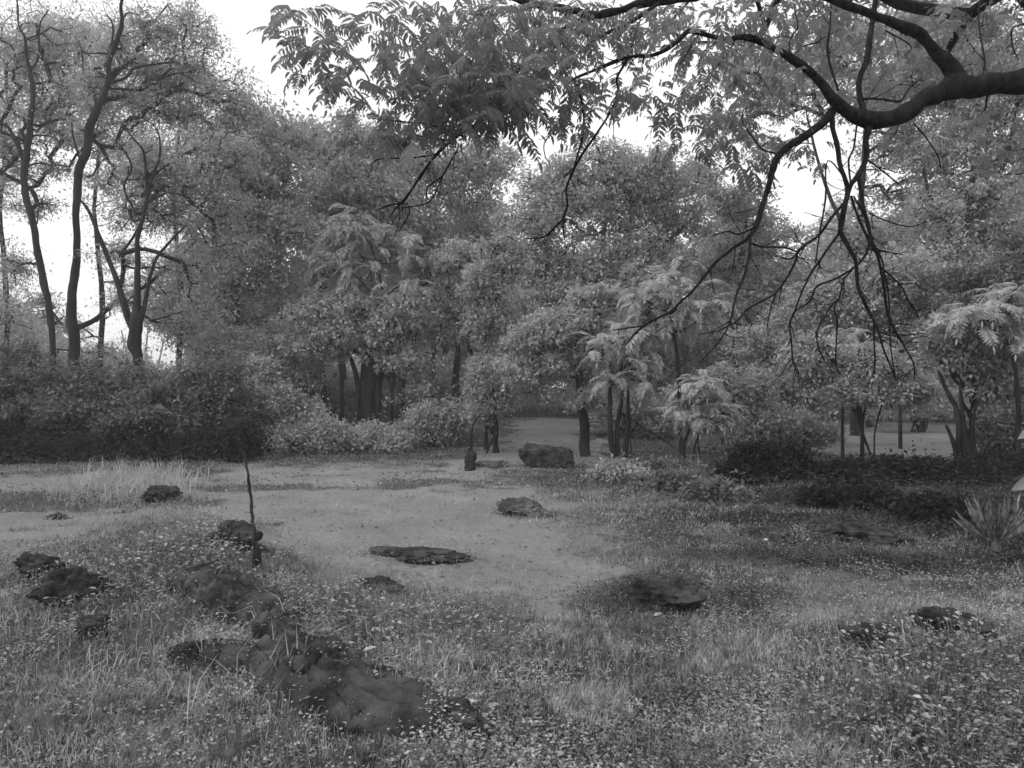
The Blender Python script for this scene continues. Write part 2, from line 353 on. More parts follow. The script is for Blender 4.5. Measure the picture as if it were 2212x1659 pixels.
# ------------------------------------------------------------------ rocks
RING = []; TOPS = []
def rock(label, c, size, rot=0, seed=0, sub=5, m=None, cat='rock', name='rock', group=None, layer=.5, tilt=0, sink=.35, amp=.28, cuts=7, square=0.):
    bm = bmesh.new(); bmesh.ops.create_icosphere(bm, subdivisions=sub, radius=1)
    V = np.array([v.co[:] for v in bm.verts]); r_ = np.random.default_rng(seed)
    if square: V = np.sign(V) * np.abs(V) ** (1 - square); 
    for _ in range(cuts):                                  # broken faces
        n = nrm(r_.normal(size=3)); dd = r_.uniform(.62, .9); t = V @ n - dd; V = V - np.maximum(t, 0)[:, None] * n * .92
    V = V * (1 + amp * fbm(V * 1.7 + seed, seed, 6, .6)[:, None]); V = V * (1 - .10 * np.exp(-(np.abs(fbm(V * [1.6, 1.6, 2.6] + 9, seed + 3, 4, .6)) / .09) ** 2))[:, None]
    S = np.array(size) / 2; V = V * S
    st = fbm(np.stack([V[:, 0] * .8, V[:, 1] * .8, V[:, 2] * 9], -1) / max(S[2], .05) * .12, seed + 5, 3)
    V[:, :2] += nrm(V[:, :2]) * (st * layer * S[2] * .35)[:, None]
    V += fbm(V * 11, seed + 9, 4, .6)[:, None] * .022 * nrm(V) * min(1, max(S) * 2)
    ct, stt = math.cos(tilt), math.sin(tilt); V = np.stack([V[:, 0] * ct + V[:, 2] * stt, V[:, 1], -V[:, 0] * stt + V[:, 2] * ct], -1)
    cr, sr = math.cos(rot), math.sin(rot); V = np.stack([V[:, 0] * cr - V[:, 1] * sr, V[:, 0] * sr + V[:, 1] * cr, V[:, 2]], -1)
    for v, co in zip(bm.verts, V): v.co = co
    me = bpy.data.meshes.new(name); bm.to_mesh(me); bm.free(); me.polygons.foreach_set('use_smooth', np.ones(len(me.polygons), bool))
    me.materials.append(m or M_rock); o = bpy.data.objects.new(name, me); C.objects.link(o)
    o.location = (c[0], c[1], hz(c[0], c[1]) + size[2] * (.5 - sink)); tag(o, label, cat, group)
    RING.append((c[0], c[1], size[0] / 2, size[1] / 2, rot)); return o
def rk(label, dx, dy, size, **k):
    p = gp(dx, dy); return rock(label, p, size, **k)
ROCKS = []
def R_(*a, **k): ROCKS.append(rk(*a, **k)); return ROCKS[-1]
A = math.radians
def outcrop(label, line_, seed, name='rock_ledge', cat='rock ledge'):
    """bedrock breaking the surface along a line of (dx, dy, half width m, height m)"""
    c = np.array([gp(a[0], a[1])[:2] for a in line_]); hw = [a[2] * 1.3 for a in line_]; hh = [a[3] for a in line_]
    cc, w_ = catmull(c, hw, 30); _, h_ = catmull(c, hh, 30); n = len(cc); T = nrm(np.gradient(cc, axis=0)); Nn = np.stack([-T[:, 1], T[:, 0]], -1)
    v = np.linspace(-1.35, 1.35, 110); u = np.linspace(0, 1, n); XY = cc[:, None] + Nn[:, None] * (v[None, :, None] * w_[:, None, None])
    q = np.stack([XY[..., 0], XY[..., 1], 0 * XY[..., 0]], -1).reshape(-1, 3); wob = fbm(q * 2.1, seed, 4).reshape(n, -1)
    e = np.minimum(1, np.minimum(u, 1 - u) * 7)[:, None]
    vv = v[None, :] + .22 * wob; prof = 1 - np.abs(vv) ** 2.6 - .30 - (1 - e) * .9 + .2 * fbm(q * 1.6 + 9, seed + 1, 3).reshape(n, -1)
    prof = np.where(prof > 0, 1 - np.exp(-prof * 3), prof)
    uu = np.repeat(np.cumsum(np.r_[0, np.linalg.norm(np.diff(cc, axis=0), axis=1)])[:, None], len(v), 1)
    q2 = np.stack([uu.ravel() * .9, (vv * w_[:, None]).ravel() * 7, 0 * uu.ravel()], -1); str_ = fbm(q2, seed + 2, 4, .6).reshape(n, -1)
    cr = np.abs(fbm(q * 3.3 + 50, seed + 7, 3).reshape(n, -1)); crack = -.05 * np.exp(-(cr / .05) ** 2)
    stp = np.floor(vv * 2.6 + .35 * str_ + 5) * -.035
    Z_ = height(XY[..., 0].ravel(), XY[..., 1].ravel()).reshape(n, -1) + prof * h_[:, None] * .8 + (stp * 1.0 + .16 + .035 * str_ + crack + .010 * fbm(q * 17, seed + 3, 4).reshape(n, -1)) * (prof > -.05)
    sel = np.argwhere((prof > .1)); sel = sel[np.random.default_rng(seed).integers(0, len(sel), 260)]; TOPS.append(np.stack([XY[sel[:, 0], sel[:, 1], 0], XY[sel[:, 0], sel[:, 1], 1], Z_[sel[:, 0], sel[:, 1]]], -1))
    for k in range(0, n, 6): RING.append((cc[k][0], cc[k][1], w_[k] * 1.0, w_[k] * 1.0, 0))
    m_ = len(v); i_ = np.arange(n - 1)[:, None] * m_; j_ = np.arange(m_ - 1)[None, :]
    mb = MB(); mb.add(np.concatenate([XY, Z_[..., None]], -1).reshape(-1, 3), np.stack([i_ + j_, i_ + m_ + j_, i_ + m_ + j_ + 1, i_ + j_ + 1], -1).reshape(-1, 4)); o = mb.build(name, M_rock, None, False)
    me = o.data; ctr_ = V0 = np.array([cc[n // 2][0], cc[n // 2][1], hz(*cc[n // 2])], np.float32); a_ = np.zeros(len(me.vertices) * 3, np.float32); me.vertices.foreach_get('co', a_); me.vertices.foreach_set('co', (a_.reshape(-1, 3) - ctr_).ravel()); o.location = [float(t) for t in ctr_]
    if me.polygons[len(me.polygons) // 2].normal.z < 0: me.flip_normals()
    return tag(o, label, cat)
outcrop('long dark rock ledge running down the left foreground to its low grassy end', [(590, 1385, .16, .10), (660, 1430, .26, .15), (770, 1480, .32, .16), (890, 1530, .27, .14), (1020, 1585, .16, .08)], 3)
outcrop('dark smooth ledge below the thin leaning post, sloping toward the camera', [(400, 1225, .2, .08), (480, 1255, .30, .14), (560, 1300, .28, .15), (620, 1360, .20, .12), (680, 1420, .14, .08)], 14)
outcrop('shaded rock shelf behind the bent dry grass stems in the left foreground', [(380, 1405, .10, .07), (450, 1412, .15, .10), (530, 1422, .15, .10), (590, 1445, .10, .06)], 6)
R_('low broken stone at the foot of the foreground ledge beside pale fallen leaves', 985, 1560, (.42, .26, .15), rot=A(-30), seed=8, sink=.45)
R_('rough leaf-strewn rock at the foot of the thin leaning post', 500, 1180, (.75, .5, .42), rot=A(-30), seed=11, sink=.45)
R_('tilted wedge-shaped stone at the left edge of the foreground weeds', 85, 1238, (.42, .3, .22), rot=A(10), seed=12, sink=.3, tilt=A(12))
R_('upright split dark stone among grass at the far left foreground', 165, 1290, (.5, .34, .36), rot=A(25), seed=13, sink=.3)
R_('small dark stone half buried in grass below the split stone', 205, 1365, (.3, .22, .2), rot=A(-35), seed=15, sink=.4)
R_('flat-topped pale boulder at the far end of the clearing by the path', 1180, 1008, (1.5, .9, .72), rot=A(-4), seed=17, sink=.25, name='boulder', cat='boulder', square=.55, amp=.12, tilt=A(5), cuts=3)
R_('low jagged rock standing alone in the middle of the clearing', 1135, 1112, (.85, .5, .36), rot=A(-12), seed=21, sink=.33, m=M_rock_pale, tilt=A(10))
R_('long thin flat rock barely rising from the pale ground in mid clearing', 900, 1203, (1.15, .5, .16), rot=A(-12), seed=22, sink=.42)
R_('small dark rock at the near edge of the clearing above the weeds', 820, 1275, (.42, .28, .18), rot=A(-20), seed=24, sink=.4)
R_('rounded dark rock rising from a bank of dark weeds right of centre', 1432, 1310, (.62, .38, .34), rot=A(-15), seed=29, sink=.36)
R_('dark stone beside the pale tuft of grass at left', 355, 1078, (.75, .55, .34), rot=A(-20), seed=26, sink=.35)
R_('small lone stone on the pale ground at far left', 125, 1122, (.28, .2, .16), rot=A(0), seed=27, sink=.3)
R_('dark rock showing through weeds at right foreground under leaning stems', 1905, 1395, (.55, .3, .2), rot=A(-8), seed=28, sink=.35)
R_('blocky rock on the hummock of weeds at far right foreground', 2050, 1372, (.44, .3, .24), rot=A(-8), seed=29, sink=.3)
R_('low broad dark rock in the shaded ground at right', 1850, 1165, (1.5, .9, .3), rot=A(-10), seed=31, sink=.42)
R_('dark slab of rock in the shaded ground left of the broad low one', 1660, 1160, (.9, .6, .22), rot=A(5), seed=32, sink=.42)
R_('dark round boulder among the trees behind the left side of the clearing', 715, 905, (1.5, 1.2, 1.2), rot=A(0), seed=33, sink=.1, name='boulder', cat='boulder', cuts=3, amp=.1)
R_('low stone step on the bank beside the short stump', 1060, 1010, (.95, .4, .28), rot=A(15), seed=34, sink=.4, m=M_rock_pale)
R_('dark shaded boulder at the right edge behind the yucca', 2195, 1010, (1.6, .9, .55), rot=A(8), seed=35, sink=.3, name='boulder', cat='boulder')
R_('long dark stone low in the bank beneath the multi-stemmed tree at right', 1990, 1030, (1.7, .8, .5), rot=A(-5), seed=36, sink=.35, name='boulder', cat='boulder')

# ------------------------------------------------------------------ posts and stumps
def zf(col, row, zx, zy):   # enlarged-panel coordinates -> working pixels
    return ((0, 850, 1700)[col] + zx / 2.514) * .86406, ((0, 640, 1260)[row] + zy / 2.514) * .86406
b = gp(563, 1238); root = empty('dead_sapling', b, 'thin leaning dead sapling standing on the rocks at left, forked at its foot', 'sapling')
mb = MB(); dd = b[1]; pts = [(566, 1236, 11), (556, 1195, 15), (549, 1140, 8), (541, 1070, 6.5), (533, 1010, 5), (524, 970, 3.5)]
pp, rr = catmull([P(a, c, dd) for a, c, _ in pts], [q / 2 / FD * dd for _, _, q in pts], 6); pp[0, 2] -= .05
pp[:, :2] += rng.normal(size=(len(pp), 2)) * .0035; tube(mb, pp, rr, 8, .45, 4)
pp, rr = catmull([P(548, 1240, dd), P(551, 1205, dd), P(551, 1170, dd)], [.022, .02, .012], 5); tube(mb, pp, rr, 7, .3, 6)
for q in range(14):
    k = rng.integers(6, len(pp) + 12); t0 = P(*[(530, 1000), (545, 1110), (537, 1045), (551, 1160)][q % 4], dd) + rng.normal(size=3) * [.004, .01, .04]
    tube(mb, np.array([t0, t0 + rng.normal(size=3) * [.02, .02, .008] + [0, 0, .012]]), [.003, .0015], 4)
mb.build('trunk', M_deadwood, root, True)
b = gp(1016, 1015); root = empty('stump', b, 'short rough upright stump at the far right side of the clearing', 'stump')
mb = MB(); dd = b[1]; pp, rr = catmull([P(1018, 1020, dd), P(1016, 1000, dd), P(1017, 985, dd), P(1014, 968, dd)], [.15, .14, .12, .06], 8); tube(mb, pp, rr, 14, .7, 12); mb.build('trunk', M_bark, root, False)
mb = MB(); pp, rr = catmull([P(1018, 975, dd), P(1018, 945, dd), P(1020, 925, dd), P(1028, 905, dd), P(1044, 893, dd)], [.04, .035, .03, .025, .012], 5); tube(mb, pp, rr, 6, .2, 3); mb.build('stem', M_bark, root, True)

# ------------------------------------------------------------------ near tree whose limb hangs across the top right
DN = 6.2
NB = np.array([7.2, 7.0, hz(7.2, 7.0)])
near = empty('overhanging_tree', NB, 'dark gnarled limb reaching in from the right with drooping bare twigs and hanging leaves', 'tree')
tb = MB(); pp, rr = catmull([NB - [0, 0, .2], NB + [-.02, 0, 1.2], NB + [-.1, -.1, 2.8], NB + [-.3, -.3, 4.4], NB + [.1, .3, 6.4], NB + [.5, .5, 9]], [.42, .34, .30, .27, .2, .1], 8)
tube(tb, pp, rr, 14, .1, 2)
NT = pp
def line(spec, d0, d1):
    n = len(spec); pts = []; r = []
    for k, s in enumerate(spec):
        d = d0 + (d1 - d0) * k / (n - 1); x, y = zf(s[0], s[1], s[2], s[3]); pts.append(P(x, y, d)); r.append((s[4] + 3.2 if s[4] < 16 else s[4] + 1.5) * .34371 / 2 / FD * d)
    return pts, r
def c_(l, col, row): return [(col, row) + t for t in l]
LIMBS = []
def limb(spec, d0, d1, pre=None, prer=None, rough=.2, twig=0, sides=10):
    pts, r = line(spec, d0, d1)
    if pre is not None: pts = list(pre) + pts; r = list(prer) + r
    pp, rr = catmull(pts, r, 5); rr = rr * (1 + .13 * fbm(pp * 6, 41, 3)); pp = pp + np.stack([fbm(pp * 3 + 7 * q, 43 + q, 3) for q in range(3)], -1) * np.minimum(rr, .05)[:, None] * .35; LIMBS.append((pp, rr, rough, twig, sides))
limb(c_([(2300, 520, 130), (2162, 520, 130), (1980, 528, 132), (1850, 548, 130), (1760, 545, 140), (1640, 592, 122), (1530, 630, 112), (1450, 700, 115), (1350, 742, 110), (1230, 757, 96), (1150, 742, 96), (1060, 708, 84), (1000, 665, 78), (950, 610, 72), (880, 520, 56), (780, 430, 54), (700, 370, 54), (600, 310, 50), (500, 262, 46), (400, 236, 44), (300, 246, 32), (180, 226, 30), (60, 196, 30), (0, 246, 24)], 2, 0) +
     c_([(2050, 310, 22), (1950, 350, 20), (1850, 352, 18), (1740, 380, 20), (1600, 440, 14), (1480, 492, 13), (1430, 525, 7)], 1, 0), 6.4, 5.6, [NT[20], (NT[20] + P(2330, 178, 6.4)) / 2 + [0, 0, -.1]], [.2, .17], twig=1)
limb(c_([(1760, 500, 95), (1680, 385, 82), (1600, 300, 76), (1500, 215, 74), (1380, 160, 60), (1230, 110, 52), (1080, 50, 46), (900, -20, 44), (600, -70, 40), (300, -60, 40), (100, -20, 60)], 2, 0) +
     c_([(1950, 5, 60), (1760, 62, 52), (1640, 95, 44), (1530, 125, 34), (1450, 160, 28), (1370, 205, 20), (1250, 320, 16), (1100, 470, 20), (1000, 600, 22), (930, 690, 24), (860, 775, 24), (770, 830, 19), (690, 890, 19), (600, 980, 15), (520, 1090, 14), (450, 1190, 13), (400, 1260, 12), (350, 1310, 9), (315, 1360, 4)], 1, 0), 6.3, 5.4, twig=1)
limb(c_([(2010, 15, 16), (1900, 90, 24), (1800, 150, 20), (1650, 222, 18), (1560, 282, 9)], 1, 0), 5.8, 5.5)
limb(c_([(1640, 100, 40), (1520, 85, 40), (1420, 62, 42), (1300, 45, 44), (1150, 10, 48), (1000, -60, 40)], 1, 0), 5.9, 6.1)
limb(c_([(1880, 140, 12), (1840, 260, 13), (1800, 380, 12), (1740, 490, 10), (1745, 580, 10), (1700, 700, 10), (1620, 830, 11), (1540, 940, 11), (1480, 1040, 12), (1440, 1130, 11), (1422, 1200, 10), (1430, 1290, 10), (1400, 1400, 9), (1410, 1510, 4)], 1, 0), 5.7, 6.3, rough=.05, twig=.7, sides=6)
limb(c_([(1490, 530, 8), (1530, 680, 9), (1530, 830, 9), (1500, 950, 8), (1470, 1050, 8)], 1, 0), 5.6, 6.1, rough=.05, twig=.5, sides=6)
limb(c_([(1400, 1380, 9), (1340, 1440, 9), (1280, 1490, 9), (1170, 1500, 5)], 1, 0), 6.3, 6.4, rough=.05, sides=6)
for s, a, b_ in [([(790, 862, 9), (700, 835, 10), (560, 785, 10), (440, 770, 7), (200, 745, 4)], 5.4, 5.2), ([(400, 1275, 8), (310, 1290, 7), (220, 1327, 4)], 5.4, 5.3), ([(420, 1270, 6), (440, 1330, 6), (400, 1400, 6), (370, 1455, 3)], 5.4, 5.5),
              ([(640, 1110, 8), (560, 1170, 8), (540, 1230, 5)], 5.6, 5.7), ([(740, 935, 5), (650, 1100, 6), (600, 1210, 6), (540, 1280, 6), (360, 1310, 5)], 5.5, 5.4), ([(600, 972, 7), (450, 992, 7), (250, 1000, 6), (190, 1040, 3)], 5.4, 5.2), ([(690, 895, 9), (640, 878, 7), (480, 850, 4)], 5.4, 5.3), ([(1330, 840, 4), (1285, 900, 5), (1290, 980, 4), (1320, 1030, 3)], 6, 6)]:
    limb(c_(s, 1, 0), a, b_, rough=.05, twig=.6, sides=5)
# hanging limbs
limb(c_([(955, 700, 62), (900, 770, 52), (790, 848, 46), (680, 920, 45), (610, 990, 44), (570, 1090, 40), (545, 1200, 34), (510, 1310, 30), (470, 1430, 30), (420, 1500, 22), (330, 1562, 17), (220, 1652, 15)], 2, 0) +
     c_([(160, 122, 14), (80, 222, 12), (0, 292, 12)], 2, 1) + c_([(2080, 350, 13), (1950, 412, 12), (1860, 482, 12), (1810, 545, 6)], 1, 1), 6.1, 5.6, rough=.08, twig=1)
limb(c_([(1900, 440, 8), (1790, 455, 6), (1715, 466, 3)], 1, 1), 5.6, 5.5, rough=.05, twig=.5, sides=5)
limb(c_([(440, 1495, 17), (440, 1560, 14)], 2, 0) + c_([(430, 22, 13), (400, 130, 12), (350, 260, 11), (320, 400, 10), (270, 500, 8), (200, 590, 6), (120, 672, 3)], 2, 1), 5.8, 5.4, rough=.05, twig=1, sides=6)
limb(c_([(465, 1430, 11), (370, 1472, 9), (300, 1455, 8), (205, 1482, 4)], 2, 0), 5.8, 5.7, rough=.05, twig=1, sides=5)
limb(c_([(445, 1530, 9), (530, 1550, 10), (650, 1555, 9), (745, 1585, 8)], 2, 0), 5.8, 5.8, rough=.05, twig=.6, sides=5)
limb(c_([(955, 730, 34), (962, 830, 28), (985, 920, 28), (1003, 1030, 26), (1042, 1130, 27), (1058, 1200, 30), (1042, 1280, 33), (1020, 1380, 32), (1005, 1462, 30)], 2, 0), 6.1, 6.0, rough=.08, twig=.4)
limb(c_([(1003, 1462, 17), (930, 1560, 14), (872, 1645, 12)], 2, 0) + c_([(820, 110, 12), (770, 220, 10), (720, 350, 9), (690, 425, 9), (700, 530, 8), (710, 660, 8), (742, 740, 6), (750, 800, 3)], 2, 1), 6.0, 5.7, rough=.05, twig=1, sides=6)
limb(c_([(1008, 1462, 26), (1060, 1560, 23), (1100, 1645, 22)], 2, 0) + c_([(1120, 180, 21), (1160, 280, 20), (1212, 390, 18), (1242, 462, 12), (1270, 560, 9), (1300, 640, 8), (1330, 702, 6), (1362, 785, 3)], 2, 1), 6.0, 6.1, rough=.08, twig=1, sides=7)
limb(c_([(1216, 400, 9), (1220, 560, 8), (1226, 680, 7), (1208, 765, 3)], 2, 1), 6.1, 6.0, rough=.05, twig=.7, sides=5)
limb(c_([(1035, 1270, 16), (960, 1360, 15), (880, 1470, 15), (800, 1530, 17), (742, 1582, 18), (722, 1650, 13)], 2, 0) + c_([(670, 140, 12), (600, 232, 11), (500, 292, 9), (420, 340, 9), (370, 400, 8), (240, 470, 6), (115, 492, 3)], 2, 1), 6.0, 5.5, rough=.05, twig=1, sides=6)
limb(c_([(600, 240, 8), (570, 330, 7), (545, 465, 3)], 2, 1), 5.7, 5.6, rough=.05, twig=.7, sides=5)
limb(c_([(735, 1590, 10), (690, 1630, 8), (600, 1610, 3)], 2, 0), 5.8, 5.6, rough=.05, twig=.7, sides=5)
limb(c_([(1195, 770, 40), (1165, 880, 30), (1168, 980, 32), (1128, 1090, 32), (1082, 1150, 26), (1062, 1205, 26)], 2, 0), 6.15, 6.05, rough=.1, twig=.3)
limb(c_([(1120, 1100, 26), (1140, 1220, 22), (1160, 1330, 20), (1186, 1430, 18), (1190, 1530, 16), (1150, 1625, 13)], 2, 0) + c_([(1080, 82, 12), (980, 142, 10), (860, 192, 10), (820, 280, 8), (720, 352, 5)], 2, 1), 6.1, 6.0, rough=.05, twig=1, sides=7)
limb(c_([(1080, 92, 10), (1030, 152, 10), (1000, 270, 9), (960, 302, 9), (900, 400, 9), (862, 480, 8), (870, 570, 7), (912, 665, 3)], 2, 1), 6.0, 5.9, rough=.05, twig=1, sides=5)
limb(c_([(990, 270, 6), (970, 340, 7), (990, 400, 7), (985, 520, 7), (980, 680, 5), (1012, 745, 3)], 2, 1), 6.0, 6.1, rough=.05, twig=.8, sides=5)
limb(c_([(870, 570, 5), (850, 600, 3)], 2, 1), 5.9, 5.9, rough=.05, sides=5)
limb(c_([(1075, 1230, 14), (1120, 1360, 13), (1180, 1500, 14), (1235, 1600, 16)], 2, 0) + c_([(1255, 60, 16), (1275, 150, 15), (1290, 250, 13), (1302, 350, 12), (1332, 430, 12), (1372, 502, 10), (1430, 602, 8), (1470, 682, 6), (1476, 775, 3)], 2, 1), 6.1, 6.3, rough=.05, twig=1, sides=6)
limb(c_([(1090, 1230, 8), (1150, 1340, 8), (1200, 1500, 10), (1270, 1640, 9)], 2, 0) + c_([(1280, 100, 8), (1310, 240, 8), (1320, 520, 7), (1340, 680, 5), (1352, 765, 3)], 2, 1), 6.15, 6.2, rough=.05, twig=.8, sides=5)
for s in ([(1330, 432, 6), (1400, 428, 5), (1466, 434, 6)], [(1250, 60, 9), (1340, 140, 8), (1390, 190, 7), (1442, 292, 7), (1490, 342, 5), (1585, 285, 3)], [(1390, 178, 6), (1490, 170, 3)], [(1242, 472, 7), (1330, 502, 6), (1420, 498, 5), (1535, 486, 3)], [(1415, 555, 6), (1480, 515, 5), (1555, 506, 3)], [(1455, 300, 4), (1500, 385, 3)]):
    limb(c_(s, 2, 1), 6.2, 6.3, rough=.05, twig=.7, sides=5)
limb(c_([(1155, 700, 36), (1132, 590, 30), (1132, 480, 36), (1170, 380, 36), (1192, 230, 36), (1215, 90, 30), (1240, -80, 26)], 2, 0), 6.2, 6.6, rough=.1, twig=.5)
for s, a, b_ in [([(995, 570, 9), (950, 430, 12), (930, 300, 11), (942, 180, 9), (950, 40, 7)], 6.2, 6.4), ([(715, 352, 12), (770, 292, 9), (885, 265, 4)], 6.1, 6.1), ([(1150, 620, 12), (1280, 625, 11), (1385, 637, 9), (1440, 560, 6), (1520, 490, 3)], 6.2, 6.4), ([(600, 965, 12), (520, 940, 9), (470, 880, 7), (400, 780, 5), (390, 720, 3)], 6.0, 6.0),
              ([(1110, 790, 9), (1090, 930, 9), (1060, 1010, 9), (1072, 1150, 8)], 6.1, 6.1), ([(1180, 1005, 9), (1280, 1080, 7), (1400, 1180, 3)], 6.1, 6.3), ([(1470, 780, 6), (1540, 860, 5), (1620, 980, 4), (1640, 1060, 3)], 6.3, 6.6), ([(1930, 600, 9), (1920, 680, 7), (1890, 720, 3)], 6.4, 6.4), ([(1900, 480, 9), (1915, 380, 8), (1880, 150, 6), (1885, -30, 4)], 6.4, 6.8),
              ([(690, 380, 7), (690, 260, 6), (740, 160, 5), (720, 60, 3)], 6.1, 6.3), ([(1060, 1150, 8), (930, 1010, 7), (915, 1250, 8), (880, 1450, 8), (850, 1655, 6)], 6.0, 5.9), ([(1190, 1340, 7), (1300, 1390, 6), (1440, 1425, 5), (1555, 1390, 3)], 6.2, 6.3), ([(1195, 1570, 6), (1300, 1585, 5), (1400, 1600, 3)], 6.2, 6.3),
              ([(230, 265, 6), (130, 330, 4), (60, 335, 2)], 5.9, 5.8), ([(340, 270, 6), (290, 350, 6), (220, 430, 4), (160, 560, 2)], 5.9, 5.8), ([(1290, 190, 6), (1450, 290, 5), (1400, 360, 3)], 6.3, 6.3), ([(2162, 150, 8), (2090, 180, 8), (2090, 290, 5), (2130, 380, 3)], 6.5, 6.5)]:
    limb(c_(s, 2, 0), a, b_, rough=.05, twig=.7, sides=6)
tb.build('trunk', M_bark_near, near, True)
tw_rng = np.random.default_rng(5)
def twigs(mb, pp, rr, dens, depth=0):
    seglen = np.linalg.norm(np.diff(pp, axis=0), axis=1); tot = seglen.sum()
    n = int(tot * dens * (6.5 if depth == 0 else 5))
    for _ in range(n):
        k = tw_rng.integers(1, len(pp) - 1); 
        if rr[k] > .03: continue
        t = nrm(pp[k] - pp[k - 1]); s = nrm(tw_rng.normal(size=3) * [1, .8, 1]); s = nrm(s - (s @ t) * t * .9)
        L = tw_rng.uniform(.08, .34) * (.6 if depth else 1.); dr = nrm(t * .7 + s * .8 + np.array([0, 0, -.15]))
        q = [pp[k]]; m = 4
        for j in range(m): 
            dr = nrm(dr + tw_rng.normal(size=3) * .16 + np.array([0, 0, .05])); q.append(q[-1] + dr * L / m)
        r0 = min(rr[k] * .7, .0055 if depth == 0 else .0038); tube(mb, np.array(q), np.linspace(r0, .0022, m + 1), 4)
        if depth == 0 and L > .2: twigs(mb, np.array(q), np.full(m + 1, r0), dens, 1)
for pp, rr, rough, twig, sides in LIMBS:
    mb = MB(); tube(mb, pp, rr, sides, rough, 5)
    if twig: twigs(mb, pp, rr, twig)
    mb.build('limb', M_bark_near, near, True)

# hanging compound leaves: mass of them at the top centre, thinner towards the right
lf = MB()
def spray(dx, dy, rx, ry, d, dr, n, L=(.20, .36)):
    a = rng.uniform(0, 6.283, n); r = rng.random(n) ** .55
    pts = np.array([P(dx + rx * r[i] * math.cos(a[i]), dy + ry * r[i] * math.sin(a[i]), d + rng.uniform(-dr, dr)) for i in range(n)])
    fronds(lf, pts, rng.uniform(0, 6.283, n), rng.uniform(-.7, .2, n), rng.uniform(L[0], L[1], n), rng.uniform(.2, 1.0, n), 8, .30, .34, True, .004)
for s in [(660, 60, 55, 60, 5.2, .5, 16), (700, 150, 60, 60, 5.2, .5, 18), (640, 10, 40, 20, 5.2, .5, 6), (790, 200, 60, 60, 5.3, .6, 14), (800, 80, 80, 60, 5.3, .6, 20), (950, 130, 140, 95, 5.4, 1.0, 105), (1080, 110, 150, 95, 5.6, 1.1, 130), (1130, 170, 110, 60, 5.6, .8, 50), (1020, 220, 130, 60, 5.5, .8, 40), (880, 260, 90, 50, 5.4, .6, 22),
          (1200, 80, 100, 80, 5.8, .8, 45), (1170, 200, 90, 60, 5.8, .7, 26), (1330, 60, 110, 70, 5.8, .8, 30), (1450, 40, 110, 50, 6, .9, 30), (1480, 130, 80, 50, 6, .7, 14), (1350, 170, 80, 50, 6, .7, 12), (980, 250, 110, 45, 5.4, .6, 26), (1090, 245, 70, 35, 5.6, .6, 14), (1010, 15, 130, 30, 5.5, .6, 22), (870, 20, 70, 30, 5.3, .5, 9), (1250, 20, 130, 30, 5.9, .6, 24), (780, 300, 60, 40, 5.4, .5, 8), (1240, 270, 60, 30, 5.9, .5, 5),
          (1300, 215, 90, 40, 6.0, .8, 16), (1420, 210, 90, 45, 6.2, .8, 18), (1520, 290, 60, 50, 6.4, .8, 14), (1600, 330, 60, 40, 6.6, .8, 10), (1800, 60, 90, 60, 7.2, .8, 22), (1950, 90, 90, 70, 7.5, .8, 24), (2100, 60, 100, 60, 7.6, .8, 24), (1860, 180, 90, 60, 7.5, .8, 18), (2180, 120, 60, 50, 7.6, .8, 14), (1740, 330, 60, 40, 7.2, .8, 8), (1980, 300, 90, 50, 7.8, .8, 12), (2130, 290, 90, 60, 7.8, .8, 14),
          (1570, 100, 90, 70, 6.4, .9, 24), (1650, 40, 90, 50, 6.6, .9, 24), (1560, 210, 90, 70, 6.4, .9, 22), (1650, 250, 80, 60, 6.5, .9, 18), (1720, 120, 80, 80, 6.8, .9, 24)]:
    spray(*s)
lf.build('crown', M_leaf_near, near)
# crown of the same tree above and to the right of the view (out of frame, it shades the ground at right)
lf = MB(); L3 = [(NB + [0, 1, 8.3], np.array([4.5, 4.5, 1.6])), (NB + [-3.5, 2.5, 7.8], np.array([3.2, 3.5, 1.2])), (NB + [2, -2, 7.8], np.array([3.5, 3, 1.4]))]
cl = sample_lobes(L3, 260, .5); clump_leaves(lf, cl, .5, 55, .12, .05, .6, .3); lf.build('crown', M_leaf_near, near)
tb = MB(); grow(tb, NT, np.full(len(NT), .2), cl[::3], .02, 5); tb.build('limb', M_bark_near, near, True)

